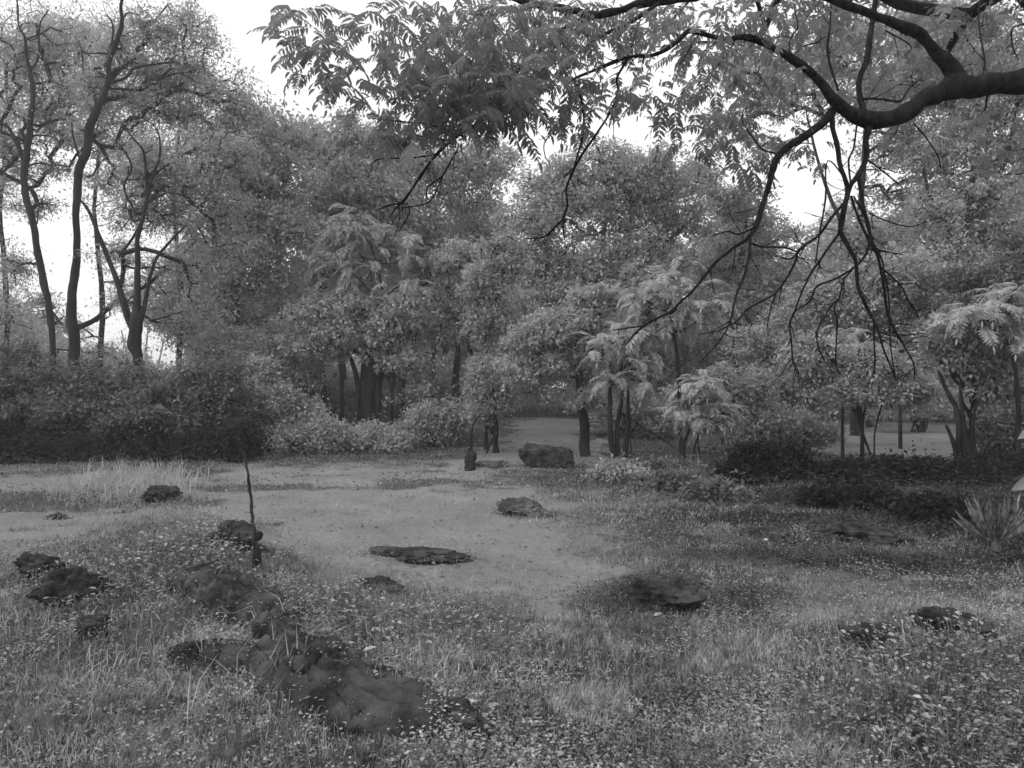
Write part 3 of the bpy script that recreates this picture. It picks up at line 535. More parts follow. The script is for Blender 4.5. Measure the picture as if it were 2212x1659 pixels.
# ------------------------------------------------------------------ trees
def tp(col, l):             # trunk trace in an enlarged panel column, rows given as (row, zx, zy, width)
    o = []
    for r, x, y, w_ in l:
        a, b = zf(col, r, x, y); o.append((a, b, w_ * .34371))
    return o
tree('locust_tree', 'slender tall tree at the far left with a curved trunk against the bright sky', 'tree', 27, 118,
     [tp(0, [(1, 335, 540, 34), (1, 320, 400, 36), (1, 300, 270, 40), (1, 265, 160, 40), (1, 240, 0, 36), (0, 235, 1600, 36), (0, 225, 1450, 40), (0, 190, 1320, 40), (0, 160, 1200, 40), (0, 150, 1080, 40), (0, 170, 950, 40), (0, 190, 780, 35), (0, 205, 600, 30), (0, 190, 480, 28), (0, 165, 350, 20), (0, 160, 230, 14), (0, 120, 150, 10), (0, 100, -100, 8)]),
      tp(0, [(0, 155, 1020, 26), (0, 110, 900, 22), (0, 60, 800, 18), (0, -20, 780, 12), (0, -120, 650, 8)]), tp(0, [(0, 185, 450, 14), (0, 240, 360, 12), (0, 245, 160, 9), (0, 300, 60, 6)]), tp(0, [(0, 235, 1410, 8), (0, 250, 1320, 8), (0, 282, 1260, 6), (0, 305, 1225, 3)]), tp(0, [(0, 270, 1292, 5), (0, 320, 1282, 5), (0, 385, 1280, 3)])],
     [(50, 60, 110, 70), (20, 200, 90, 80), (110, 170, 80, 60), (-40, 300, 80, 90), (60, 330, 60, 30), (130, 270, 60, 45), (10, 420, 60, 35), (-30, 560, 50, 60), (20, 640, 50, 40), (90, 690, 60, 25), (120, 60, 70, 60), (-20, 100, 70, 80), (70, 250, 60, 50)], 470, 62, .125, .05, M_leaf, .62, .014, shell=.6, back=1.5, flat=.45)
tree('locust_tree', 'tall tree at left whose dark trunk leans right and leaves the top of the frame', 'tree', 25, 158,
     [tp(0, [(1, 470, 560, 66), (1, 455, 400, 60), (1, 460, 200, 52), (1, 480, 0, 42), (0, 485, 1500, 38), (0, 480, 1250, 42), (0, 500, 1050, 50), (0, 540, 950, 46), (0, 560, 830, 50), (0, 600, 720, 46), (0, 650, 600, 36), (0, 690, 480, 30), (0, 705, 350, 30), (0, 730, 260, 28), (0, 765, 150, 24), (0, 775, 40, 18), (0, 800, -150, 10)]),
      tp(0, [(0, 700, 520, 18), (0, 800, 490, 16), (0, 850, 440, 15), (0, 950, 425, 13), (0, 1110, 410, 10), (0, 1170, 430, 5)]), tp(0, [(0, 700, 340, 14), (0, 600, 315, 12), (0, 490, 300, 6)]), tp(0, [(0, 695, 320, 16), (0, 690, 150, 12), (0, 630, 50, 8)]),
      tp(0, [(1, 485, 455, 36), (1, 600, 400, 30), (1, 700, 300, 28), (1, 760, 260, 24), (1, 900, 190, 22), (1, 1000, 100, 16), (1, 1080, 70, 10)]), tp(0, [(0, 510, 1030, 14), (0, 470, 880, 12), (0, 465, 780, 8)])],
     [(300, 20, 110, 60), (200, 60, 90, 70), (370, 100, 90, 55), (440, 160, 75, 60), (500, 200, 50, 55), (250, 190, 90, 55), (160, 250, 70, 50), (340, 200, 90, 45), (400, 40, 40, 35), (190, 350, 80, 40), (300, 110, 120, 70), (420, 230, 90, 50), (360, -20, 60, 50), (150, 150, 80, 60), (250, 300, 80, 50)], 600, 62, .125, .05, M_leaf, .62, .013, shell=.6, back=1.5, flat=.45)
tree('locust_tree', 'dark forked tree at left with a thick short bole and several upright limbs', 'tree', 23, 297,
     [tp(0, [(1, 872, 680, 50), (1, 855, 560, 82), (1, 860, 400, 76), (1, 860, 300, 44), (1, 860, 150, 36), (1, 862, 0, 32), (0, 862, 1500, 30), (0, 890, 1400, 26), (0, 920, 1250, 22), (0, 918, 1100, 20), (0, 900, 950, 16), (0, 850, 880, 12), (0, 790, 800, 7)]),
      tp(0, [(1, 830, 450, 44), (1, 770, 280, 40), (1, 740, 180, 34), (1, 700, 60, 30), (0, 640, 1500, 26), (0, 580, 1340, 20), (0, 530, 1270, 12)]), tp(0, [(1, 890, 400, 34), (1, 930, 250, 26), (1, 960, 130, 20), (1, 1000, 20, 18), (0, 1080, 1540, 16), (0, 1200, 1430, 8)]),
      tp(0, [(0, 930, 1250, 20), (0, 970, 1120, 18), (0, 1030, 1000, 14), (0, 1035, 870, 9), (0, 1010, 820, 5)]), tp(0, [(0, 860, 1350, 14), (0, 780, 1180, 14), (0, 830, 1050, 12), (0, 770, 930, 10), (0, 700, 860, 5)])],
     [(300, 330, 80, 60), (400, 300, 85, 70), (250, 430, 80, 50), (340, 430, 60, 35), (440, 420, 70, 60), (220, 540, 70, 35), (330, 560, 60, 28), (410, 560, 70, 60), (240, 640, 55, 26), (400, 660, 70, 45), (340, 690, 60, 25), (480, 300, 60, 60), (380, 370, 110, 70), (460, 520, 70, 60), (280, 380, 70, 50)], 560, 58, .115, .045, M_leaf, .58, .012, shell=.6, back=1.2, flat=.45)
# the dense wall of trees behind the clearing, left to right
tree('broadleaf_tree', 'dense rounded dark tree just right of the forked tree, its crown edge against open sky', 'tree', 29, 515,
     [[(512, 800, 16), (510, 650, 14), (530, 480, 12), (560, 330, 8)], [(512, 640, 9), (470, 560, 7), (430, 480, 5)]],
     [(560, 300, 80, 70), (520, 380, 110, 80), (600, 380, 90, 80), (640, 300, 60, 40), (500, 500, 110, 70), (600, 500, 100, 80), (540, 600, 110, 50), (470, 640, 70, 40)], 420, 80, .17, .10, M_leaf, .6)
tree('broadleaf_tree', 'mid grey tree behind the left middle of the clearing', 'tree', 33, 700,
     [[(700, 860, 14), (690, 700, 13), (700, 500, 10), (720, 380, 6)], [(745, 820, 8), (740, 700, 7), (770, 560, 5)]],
     [(700, 320, 90, 60), (620, 300, 60, 40), (790, 300, 80, 50), (760, 430, 100, 80), (680, 480, 90, 80), (800, 360, 70, 50), (720, 590, 110, 50), (840, 450, 70, 70)], 520, 80, .18, .10, M_leaf, .7)
tree('broadleaf_tree', 'open-crowned tall tree left of centre with sky glinting through its top', 'tree', 36, 910,
     [[(930, 860, 14), (940, 700, 12), (930, 560, 10), (950, 420, 6)]],
     [(940, 360, 110, 60), (1040, 350, 80, 50), (860, 330, 80, 60), (900, 470, 90, 70), (1010, 430, 80, 60), (960, 560, 120, 70), (860, 540, 80, 50), (1040, 380, 60, 35)], 470, 75, .18, .10, M_leaf, .7)
tree('broadleaf_tree', 'broad dome-headed tree at the centre of the wood, its flat top against bright sky', 'tree', 31, 1300,
     [[(1270, 850, 22), (1275, 720, 20), (1290, 600, 16), (1310, 480, 10), (1320, 380, 5)], [(1275, 700, 12), (1200, 600, 9), (1150, 540, 6)], [(1280, 680, 12), (1370, 590, 9), (1440, 500, 5)], [(1285, 650, 8), (1240, 560, 7), (1180, 545, 4)]],
     [(1320, 360, 130, 50), (1210, 400, 90, 60), (1430, 390, 110, 55), (1290, 440, 160, 60), (1150, 480, 90, 60), (1450, 470, 110, 60), (1240, 560, 130, 60), (1390, 560, 140, 60), (1120, 560, 80, 60), (1330, 640, 130, 50), (1190, 650, 90, 50)], 800, 75, .17, .09, M_leaf, .6)
tree('broadleaf_tree', 'pale leafy tree right of centre behind the drooping twigs', 'tree', 34, 1590,
     [[(1590, 860, 14), (1590, 700, 12), (1600, 560, 9), (1620, 430, 5)]],
     [(1580, 440, 80, 50), (1640, 510, 100, 60), (1560, 560, 100, 60), (1680, 600, 100, 70), (1600, 660, 120, 60), (1420, 340, 22, 34), (1500, 380, 60, 30)], 380, 75, .18, .10, M_leaf, .6)
tree('broadleaf_tree', 'tall lacy tree behind the right-hand limb with sky speckling its crown', 'tree', 30, 1850,
     [[(1850, 830, 16), (1845, 650, 15), (1860, 450, 12), (1870, 250, 8), (1890, 60, 5)], [(1850, 560, 9), (1780, 400, 7), (1740, 260, 4)]],
     [(1700, 200, 80, 70), (1800, 120, 90, 80), (1900, 90, 90, 80), (1850, 220, 100, 60), (1920, 330, 80, 50), (1870, 520, 110, 50), (1600, 150, 70, 70), (1950, 200, 80, 60), (1640, 330, 70, 40), (1980, 300, 80, 60), (1960, 400, 90, 40), (1560, 260, 50, 50)], 600, 55, .15, .075, M_leaf, .55, shell=.42)
tree('broadleaf_tree', 'tall dense tree filling the upper right corner behind the big limb', 'tree', 27, 2110,
     [[(2110, 860, 20), (2100, 700, 18), (2090, 500, 14), (2110, 280, 10), (2120, 80, 6)], [(2095, 560, 10), (2020, 440, 8), (1990, 320, 5)], [(2095, 480, 10), (2170, 350, 8), (2200, 200, 5)]],
     [(2100, 60, 130, 70), (2190, 160, 90, 90), (2020, 140, 90, 60), (2120, 260, 110, 50), (2200, 330, 80, 70), (2040, 330, 80, 50), (2120, 420, 110, 60), (2200, 520, 90, 70), (2060, 540, 90, 60), (2010, 460, 60, 50), (2010, 30, 80, 50), (2100, 160, 120, 60)], 860, 70, .15, .08, M_leaf, .55)
tree('broadleaf_tree', 'bushy grey tree at mid right hung with twigs in front of it', 'tree', 24, 1960,
     [[(1945, 880, 7), (1950, 740, 7), (1950, 640, 6), (1930, 560, 5)]],
     [(1930, 600, 100, 60), (2010, 640, 90, 60), (1850, 660, 100, 50), (1930, 710, 120, 50), (1780, 640, 80, 50)], 330, 80, .14, .08, M_leaf, .5)
tree('broadleaf_tree', 'dark-centred tree at the right edge at mid height', 'tree', 20, 2190,
     [[(2200, 900, 20), (2190, 780, 18), (2180, 660, 12), (2190, 560, 8)]],
     [(2190, 620, 80, 60), (2120, 600, 70, 45), (2180, 720, 90, 60), (2100, 680, 70, 40), (2240, 560, 80, 80)], 300, 80, .13, .06, M_leaf_dark, .45)
for lab, px, lo in (('loose airy tree at the far left, behind the slender curved trunk', 10, [(0, 100, 110, 90), (-10, 250, 90, 80), (10, 420, 60, 50), (0, 560, 55, 70), (20, 680, 90, 50), (100, 60, 90, 60)]),
                    ('loose airy tree behind the tall leaning trunk at left', 215, [(180, 160, 110, 80), (260, 270, 110, 70), (180, 330, 70, 40), (230, 60, 120, 60), (330, 210, 90, 60), (210, 440, 50, 50), (260, 620, 70, 60), (150, 710, 80, 30), (270, 520, 60, 50), (60, 180, 90, 60), (230, 760, 110, 26), (110, 770, 80, 24)]),
                    ('loose airy tree behind the forked dark tree at left', 385, [(400, 420, 90, 70), (330, 340, 100, 70), (420, 560, 80, 60), (330, 620, 60, 40), (430, 260, 80, 50), (350, 480, 60, 40), (400, 690, 90, 40)])):
    tree('broadleaf_tree', lab, 'tree', 33, px, [[(px, 840, 12), (px + 6, 650, 11), (px - 10, 450, 8), (px + 5, 250, 6), (px, 120, 3)]], lo, 340, 60, .12, .045, M_leaf, .9, .013, shell=.6, flat=.5)
FAR = ['leafy tree in the wood directly behind the right side of the forked dark tree', 'low leafy tree deep in the wood left of the small spreading tree', 'leafy tree deep in the wood up behind the gap left of the small spreading tree',
       'leafy tree deep in the wood between the small spreading tree and the slim central one', 'tall leafy tree deep in the wood above the pale narrow young tree', 'low leafy tree deep in the wood over the far end of the path',
       'low leafy tree deep in the wood behind the drooping pale compound leaves', 'tall leafy tree deep in the wood right of the dome-headed tree', 'low broad leafy tree deep in the wood behind the drooping twigs',
       'leafy tree deep in the wood under the bright sky gap at right', 'low leafy tree deep in the wood beyond the far lawn', 'tall leafy tree deep in the wood at the right edge of the frame',
       'leafy tree deep in the wood beneath the dome-headed tree', 'leafy tree deep in the wood above the feathery-leaved tree left of centre']
for k, (px, py, r1, r2) in enumerate([(420, 620, 110, 90), (560, 700, 120, 80), (680, 640, 110, 90), (860, 650, 120, 80), (1010, 520, 110, 90), (1100, 720, 120, 90), (1420, 720, 140, 90), (1560, 560, 130, 110), (1700, 700, 150, 110), (1880, 560, 140, 120), (2030, 720, 150, 120), (2180, 440, 120, 130), (1260, 620, 130, 100), (780, 450, 110, 80)]):
    tree('broadleaf_tree', FAR[k], 'tree', 38 + (k * 5) % 9, px, [[(px, 870, 14), (px + 8, 760, 12), (px - 6, py + 30, 9), (px, py - 30, 4)]],
         [(px, py, r1, r2), (px - r1 * .6, py + r2 * .6, r1 * .6, r2 * .5), (px + r1 * .6, py + r2 * .5, r1 * .6, r2 * .5), (px + r1 * .3, py - r2 * .5, r1 * .6, r2 * .5), (px, py + r2 * 1.1, r1 * .8, r2 * .5)], 320, 60, .20, .12, M_leaf, .75, .015, group='trees merged in the wood behind')
# under-storey trees
tree('small_tree', 'small spreading tree left of centre shading a row of dark trunks', 'tree', 25, 792,
     [[(795, 935, 34), (795, 850, 30), (800, 790, 24), (800, 720, 10)], [(815, 900, 18), (822, 820, 14), (850, 740, 8)], [(770, 900, 14), (768, 820, 12), (740, 740, 6)]],
     [(790, 730, 120, 45), (700, 740, 90, 40), (880, 780, 70, 35), (720, 670, 100, 40), (850, 680, 90, 45), (900, 850, 50, 22)], 330, 80, .13, .08, M_leaf, .4)
for k, (px, lab) in enumerate([(655, 'thin dark trunk at the left end of the row under the small spreading tree'), (735, 'dark trunk between the round boulder and the broad trunk'), (870, 'dark trunk right of the broad trunk under low leaves'), (610, 'thin upright trunk beside the dense shrub left of the round boulder')]):
    tree('bare_tree', lab, 'tree', 29 + k, px, [[(px, 930, 12), (px + 4, 830, 10), (px - 6, 730, 8), (px + 8, 640, 5)]], [(px, 650, 50, 40)], 30, 60, .15, .08, M_leaf, .4, group='trunks behind the clearing')
tree('small_tree', 'slim leafy tree in the centre with a short dark trunk between shrubs', 'tree', 26, 985,
     [[(985, 860, 16), (985, 800, 14), (990, 720, 10), (1000, 620, 5)]], [(980, 640, 60, 60), (1010, 700, 55, 50), (960, 720, 50, 45), (990, 570, 60, 40)], 190, 80, .13, .08, M_leaf, .4)
tree('small_tree', 'slender pale-leaved young tree in the centre, tall and narrow', 'tree', 23, 1050,
     [[(1050, 920, 8), (1052, 800, 8), (1045, 650, 6), (1040, 520, 3)]], [(1050, 620, 50, 60), (1060, 700, 50, 50), (1050, 800, 38, 60), (1070, 860, 40, 30), (1090, 560, 60, 50)], 260, 80, .12, .07, M_leaf_pale, .35)
tree('small_tree', 'small tree with a stout straight dark trunk beside the flat-topped boulder', 'tree', 20.5, 1263,
     [[(1265, 985, 24), (1263, 940, 22), (1258, 880, 20), (1252, 800, 17), (1245, 760, 12), (1240, 700, 6)], [(1250, 810, 8), (1205, 800, 6), (1150, 790, 5), (1120, 805, 3)]],
     [(1230, 700, 90, 40), (1170, 740, 80, 40), (1210, 790, 80, 35), (1280, 860, 55, 22), (1130, 800, 50, 30), (1290, 640, 60, 40)], 300, 80, .11, .065, M_leaf, .35)
# three close stems with a fringe of long compound leaves
tree('sumac', 'clump of three straight dark stems crowned by drooping pale compound leaves', 'small tree', 18.5, 1338,
     [tp(1, [(1, 1745, 1330, 36), (1, 1700, 1130, 36), (1, 1695, 930, 30), (1, 1700, 800, 20), (1, 1720, 700, 12)]), tp(1, [(1, 1755, 1330, 36), (1, 1745, 1120, 30), (1, 1775, 930, 28), (1, 1790, 780, 16)]), tp(1, [(1, 1790, 1330, 36), (1, 1805, 1120, 36), (1, 1820, 950, 24), (1, 1830, 800, 12)]), tp(1, [(1, 1830, 1040, 9), (1, 1900, 1070, 9), (1, 2000, 1130, 9), (1, 2115, 1205, 7)])],
     [(1345, 735, 60, 30), (1300, 755, 34, 30), (1395, 775, 38, 36), (1345, 810, 50, 32), (1410, 830, 24, 26)], 60, 10, .8, 0, M_leaf_frond, .3, .02, frond=3, depth=1)
tree('sumac', 'young plant with a drooping mop of pale compound leaves right of the three dark stems', 'small tree', 16.5, 1500,
     [[(1480, 1010, 9), (1478, 960, 8), (1500, 900, 6), (1515, 850, 4)], [(1497, 1005, 5), (1500, 950, 4), (1530, 900, 3)], [(1515, 1000, 4), (1512, 950, 3), (1530, 880, 3)]],
     [(1515, 830, 30, 14), (1525, 860, 46, 24), (1485, 890, 22, 26), (1560, 900, 26, 26), (1530, 905, 36, 18)], 50, 10, .72, 0, M_leaf_frond, .25, .012, frond=3, depth=1)
tree('sumac', 'tree with hanging feathery leaves above the left middle of the clearing', 'tree', 25, 845,
     [[(845, 900, 8), (850, 760, 8), (830, 640, 6), (800, 520, 4)]],
     [(760, 500, 60, 40), (840, 530, 60, 45), (780, 590, 60, 35), (880, 610, 40, 30), (710, 560, 35, 40), (750, 620, 30, 26), (800, 640, 30, 20)], 95, 9, 1.15, 0, M_leaf_pale, .4, .012, frond=3, depth=1)
tree('sumac', 'feathery pale-leaved tree behind the lowest drooping twig right of centre', 'tree', 19, 1440,
     [[(1470, 900, 8), (1465, 780, 8), (1450, 680, 6), (1440, 590, 4)]],
     [(1440, 600, 60, 45), (1500, 660, 60, 40), (1400, 650, 50, 35), (1460, 720, 60, 30), (1380, 700, 40, 30)], 64, 9, 1.0, 0, M_leaf_pale, .4, .012, frond=3, depth=1)
tree('small_tree', 'many-stemmed small tree at mid right with a low spreading canopy', 'tree', 18.5, 1865,
     [tp(2, [(1, 1190, 1230, 12), (1, 1150, 1120, 20), (1, 1130, 1000, 34), (1, 1125, 850, 26), (1, 1120, 700, 12)]), tp(2, [(1, 1140, 1040, 18), (1, 1100, 970, 14), (1, 1040, 885, 10), (1, 980, 800, 6)]), tp(2, [(1, 1150, 1040, 14), (1, 1165, 930, 12), (1, 1190, 800, 8)]), tp(2, [(1, 1222, 1150, 10), (1, 1230, 1040, 10), (1, 1250, 920, 10), (1, 1270, 800, 7)])],
     [(1860, 790, 90, 40), (1780, 820, 70, 35), (1940, 830, 80, 40), (1860, 850, 120, 24), (1740, 760, 50, 40), (1990, 850, 30, 30)], 330, 80, .10, .05, M_leaf, .32)
tree('sumac', 'feathery tree above the many-stemmed one at mid right', 'tree', 19.5, 1800,
     [[(1820, 900, 6), (1830, 800, 6), (1820, 740, 4)]], [(1830, 740, 60, 35), (1760, 770, 50, 30), (1880, 760, 50, 30)], 34, 9, .9, 0, M_leaf_pale, .4, .012, frond=3, depth=1)
tree('small_tree', 'clump of splayed dark stems at right with one broken dead stem on its left side', 'tree', 16.5, 2085,
     [tp(2, [(1, 1790, 1290, 60), (1, 1785, 1150, 46), (1, 1770, 1060, 36), (1, 1760, 950, 24), (1, 1770, 800, 14)]), tp(2, [(1, 1850, 1290, 50), (1, 1845, 1150, 40), (1, 1855, 1020, 28), (1, 1800, 900, 20), (1, 1790, 740, 12)]), tp(2, [(1, 1740, 1270, 30), (1, 1700, 1150, 26), (1, 1650, 1060, 14)]), tp(2, [(1, 1885, 1270, 26), (1, 1920, 1180, 22), (1, 1975, 1100, 12)]), tp(2, [(1, 1740, 1000, 30), (1, 1710, 900, 26), (1, 1670, 800, 24), (1, 1660, 720, 14)]), tp(2, [(1, 1820, 1290, 30), (1, 1820, 1100, 24), (1, 1830, 900, 14)])],
     [(2085, 760, 80, 45), (2150, 830, 70, 45), (2040, 740, 50, 35), (2170, 760, 60, 40), (2080, 700, 60, 30)], 280, 80, .10, .05, M_leaf, .32)
tree('sumac', 'feathery-leaved tree at the right side above the splayed stems', 'tree', 15.5, 2150,
     [[(2200, 900, 9), (2190, 780, 8), (2160, 700, 6)]], [(2140, 680, 60, 35), (2200, 700, 40, 45), (2090, 690, 50, 30), (2190, 630, 50, 35)], 55, 9, .8, 0, M_leaf, .35, .012, frond=3, depth=1)

# ------------------------------------------------------------------ shrubs
SH = [
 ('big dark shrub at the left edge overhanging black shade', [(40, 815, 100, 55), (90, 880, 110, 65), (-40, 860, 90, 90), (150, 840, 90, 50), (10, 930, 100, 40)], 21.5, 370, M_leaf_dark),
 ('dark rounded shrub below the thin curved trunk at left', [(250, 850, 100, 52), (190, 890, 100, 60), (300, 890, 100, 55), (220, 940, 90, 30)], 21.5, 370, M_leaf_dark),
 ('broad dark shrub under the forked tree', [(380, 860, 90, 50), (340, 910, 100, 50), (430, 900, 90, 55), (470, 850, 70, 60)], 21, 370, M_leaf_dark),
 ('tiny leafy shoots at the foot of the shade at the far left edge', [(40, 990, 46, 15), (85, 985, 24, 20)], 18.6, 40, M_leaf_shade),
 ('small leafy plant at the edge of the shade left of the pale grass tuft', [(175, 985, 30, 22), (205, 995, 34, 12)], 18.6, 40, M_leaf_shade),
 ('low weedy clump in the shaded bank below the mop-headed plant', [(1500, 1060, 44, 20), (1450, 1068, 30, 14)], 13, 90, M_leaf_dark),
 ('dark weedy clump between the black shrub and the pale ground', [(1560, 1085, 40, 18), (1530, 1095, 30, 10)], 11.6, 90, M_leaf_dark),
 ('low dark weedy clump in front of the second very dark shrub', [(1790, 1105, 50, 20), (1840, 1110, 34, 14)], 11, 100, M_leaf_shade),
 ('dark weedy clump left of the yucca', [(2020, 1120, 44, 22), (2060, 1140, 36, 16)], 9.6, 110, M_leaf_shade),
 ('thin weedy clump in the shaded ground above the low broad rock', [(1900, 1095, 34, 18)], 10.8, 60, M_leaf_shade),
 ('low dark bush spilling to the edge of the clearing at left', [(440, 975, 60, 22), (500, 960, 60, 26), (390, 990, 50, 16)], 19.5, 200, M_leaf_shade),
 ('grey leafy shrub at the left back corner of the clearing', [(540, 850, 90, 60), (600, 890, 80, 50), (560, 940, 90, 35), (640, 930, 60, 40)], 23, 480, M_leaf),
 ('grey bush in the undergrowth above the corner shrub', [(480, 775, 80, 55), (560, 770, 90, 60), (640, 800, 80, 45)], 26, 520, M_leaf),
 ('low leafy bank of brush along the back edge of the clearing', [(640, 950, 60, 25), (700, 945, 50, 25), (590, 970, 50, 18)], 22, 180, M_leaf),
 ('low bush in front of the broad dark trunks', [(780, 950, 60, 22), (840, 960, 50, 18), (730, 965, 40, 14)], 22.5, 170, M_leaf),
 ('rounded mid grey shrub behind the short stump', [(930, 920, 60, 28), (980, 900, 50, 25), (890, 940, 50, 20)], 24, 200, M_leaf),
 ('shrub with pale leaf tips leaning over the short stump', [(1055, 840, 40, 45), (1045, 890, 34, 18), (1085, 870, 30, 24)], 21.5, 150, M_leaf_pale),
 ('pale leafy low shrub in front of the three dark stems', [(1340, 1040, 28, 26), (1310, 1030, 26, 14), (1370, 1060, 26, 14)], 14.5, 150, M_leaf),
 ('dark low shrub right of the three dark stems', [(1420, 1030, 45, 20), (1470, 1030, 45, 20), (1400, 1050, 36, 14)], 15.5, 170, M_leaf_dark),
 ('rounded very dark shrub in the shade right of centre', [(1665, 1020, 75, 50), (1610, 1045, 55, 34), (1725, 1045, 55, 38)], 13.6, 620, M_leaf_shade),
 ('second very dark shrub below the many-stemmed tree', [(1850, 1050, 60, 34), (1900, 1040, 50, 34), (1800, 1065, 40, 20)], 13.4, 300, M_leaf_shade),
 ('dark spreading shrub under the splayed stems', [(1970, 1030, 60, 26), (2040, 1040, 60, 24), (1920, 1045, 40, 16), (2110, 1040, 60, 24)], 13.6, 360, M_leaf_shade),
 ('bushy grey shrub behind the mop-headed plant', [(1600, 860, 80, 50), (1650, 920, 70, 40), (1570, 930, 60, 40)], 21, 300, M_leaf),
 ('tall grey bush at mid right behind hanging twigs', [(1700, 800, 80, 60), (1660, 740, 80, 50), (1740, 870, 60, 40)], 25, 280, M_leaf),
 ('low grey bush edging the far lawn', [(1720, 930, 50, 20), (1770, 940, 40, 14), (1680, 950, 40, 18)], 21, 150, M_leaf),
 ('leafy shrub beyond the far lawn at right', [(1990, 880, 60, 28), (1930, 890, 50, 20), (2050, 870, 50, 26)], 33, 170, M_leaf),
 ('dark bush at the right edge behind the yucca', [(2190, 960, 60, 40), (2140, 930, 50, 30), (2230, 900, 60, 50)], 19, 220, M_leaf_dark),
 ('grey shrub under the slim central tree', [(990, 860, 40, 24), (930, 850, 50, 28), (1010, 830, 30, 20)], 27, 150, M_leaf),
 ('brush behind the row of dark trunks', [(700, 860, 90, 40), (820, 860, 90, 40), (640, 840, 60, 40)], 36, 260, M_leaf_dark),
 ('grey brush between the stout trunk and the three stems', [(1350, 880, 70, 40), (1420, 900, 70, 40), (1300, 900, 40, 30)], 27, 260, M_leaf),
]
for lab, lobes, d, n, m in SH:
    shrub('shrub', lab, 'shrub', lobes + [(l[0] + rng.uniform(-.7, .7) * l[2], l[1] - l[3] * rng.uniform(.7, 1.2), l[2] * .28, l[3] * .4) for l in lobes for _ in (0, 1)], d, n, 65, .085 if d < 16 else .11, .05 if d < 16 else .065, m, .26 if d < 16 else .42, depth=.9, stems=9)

for lab, lobes, d in [('brush painted as shade in the hollow beneath the big shrub at the left edge', [(60, 960, 90, 28), (-30, 950, 90, 40), (150, 965, 70, 24)], 20.5), ('brush painted as dark shade beneath the rounded shrub and the forked tree', [(240, 965, 80, 26), (330, 965, 80, 26), (290, 940, 60, 30)], 20.2), ('dark low brush at the right edge beyond the yucca', [(2160, 1035, 60, 24), (2230, 1020, 60, 30)], 15.5)]:  # near-black brush stands for the shade under shrubs
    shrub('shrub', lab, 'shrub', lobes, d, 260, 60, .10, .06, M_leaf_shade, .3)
# far wood that closes the view
mb = MB(); n = 5200
a = rng.uniform(-46, 46, n) * math.pi / 180; rr_ = rng.uniform(48, 75, n); xx = np.sin(a) * rr_; yy = np.cos(a) * rr_
colt = 7 + 4.5 * fbm(np.stack([a * 9, 0 * a, 0 * a], -1), 4, 3) + 5 * smooth(.15, .6, a) - 1.6 * smooth(-.2, -.4, a) 
zz = height(xx, yy) + rng.random(n) ** .8 * np.maximum(colt, 3.0)
clump_leaves(mb, np.stack([xx, yy, zz], -1), rng.uniform(.7, 1.3, n), 60, .30, .18, .7, .2)
for k in range(90):
    x = rng.uniform(-45, 45); y = rng.uniform(46, 60); g0 = hz(x, y); hh = rng.uniform(5, 9)
    tube(mb, np.array([[x, y, g0], [x + rng.normal() * .3, y, g0 + hh * .5], [x + rng.normal() * .8, y, g0 + hh]]), [.16, .12, .05], 5)
tag(mb.build('distant_wood', M_leaf), 'far mass of leafy woodland closing the view behind the nearer trees', 'woodland', kind='stuff')
# wood behind and beside the camera so the light is that of a clearing
mb = MB(); n = 2600; a = rng.uniform(55, 305, n) * math.pi / 180; rr_ = rng.uniform(16, 30, n); xx = np.sin(a) * rr_; yy = np.cos(a) * rr_
clump_leaves(mb, np.stack([xx, yy, height(xx, yy) + rng.random(n) * 5.5], -1), rng.uniform(.8, 1.5, n), 30, .45, .3, .7, .2)
tag(mb.build('surrounding_wood', M_leaf), 'leafy woodland around the near side of the clearing', 'woodland', kind='stuff')

# ------------------------------------------------------------------ grass, ground cover, litter
def scatter(n, r0, r1, amax=42, pw=1.0):
    a = rng.uniform(-amax, amax, n) * math.pi / 180; r = r0 * (r1 / r0) ** (rng.random(n) ** pw); return np.sin(a) * r, np.cos(a) * r
def blades(mb, x, y, Hh, W, lean=.45, curve=.5):
    n = len(x); z = height(x, y) - .005; b = np.stack([x, y, z], -1); az = rng.uniform(0, 6.283, n); ln = np.abs(rng.normal(size=n)) * lean
    d0 = np.stack([np.sin(az) * np.sin(ln), np.cos(az) * np.sin(ln), np.cos(ln)], -1); l2 = ln + curve * rng.uniform(.3, 1.6, n)
    d1 = np.stack([np.sin(az) * np.sin(l2), np.cos(az) * np.sin(l2), np.cos(l2)], -1); aw = az + 1.57 + rng.normal(size=n) * .8
    s = np.stack([np.sin(aw), np.cos(aw), 0 * aw], -1) * (W * .5)[:, None]; h = Hh[:, None]
    m = b + d0 * h * .55; t = m + d1 * h * .5
    V = np.stack([b - s, b + s, m + s * .8, m - s * .8, t + s * .12, t - s * .12], 1).reshape(-1, 3); i = np.arange(n)[:, None] * 6
    mb.add(V, np.concatenate([i + [0, 1, 2, 3], i + [3, 2, 4, 5]]))
def patch(x, y, s, seed, lo, hi): return smooth(lo, hi, fbm(np.stack([x, y, 0 * x], -1) * s, seed, 3))
mb = MB()
x, y = scatter(330000, 2.3, 13, pw=.85); keep = rng.random(len(x)) < (1 - .96 * bareness(x, y)) * (.18 + .82 * patch(x, y, 1.9, 31, -.15, .35)) * (1 - .93 * shadezone(x, y)); x = x[keep]; y = y[keep]
blades(mb, x, y, rng.uniform(.025, .085, len(x)) * (.7 + .6 * patch(x, y, .9, 77, -.5, .5)) * (1 + .03 * y), rng.uniform(.0025, .005, len(x)) * (1 + .09 * y))
x, y = scatter(120000, 9, 60, pw=.8); keep = rng.random(len(x)) < (1 - .985 * bareness(x, y)) * (1 - .9 * shadezone(x, y)) * .9; x = x[keep]; y = y[keep]
blades(mb, x, y, rng.uniform(.03, .09, len(x)), rng.uniform(.012, .03, len(x)))
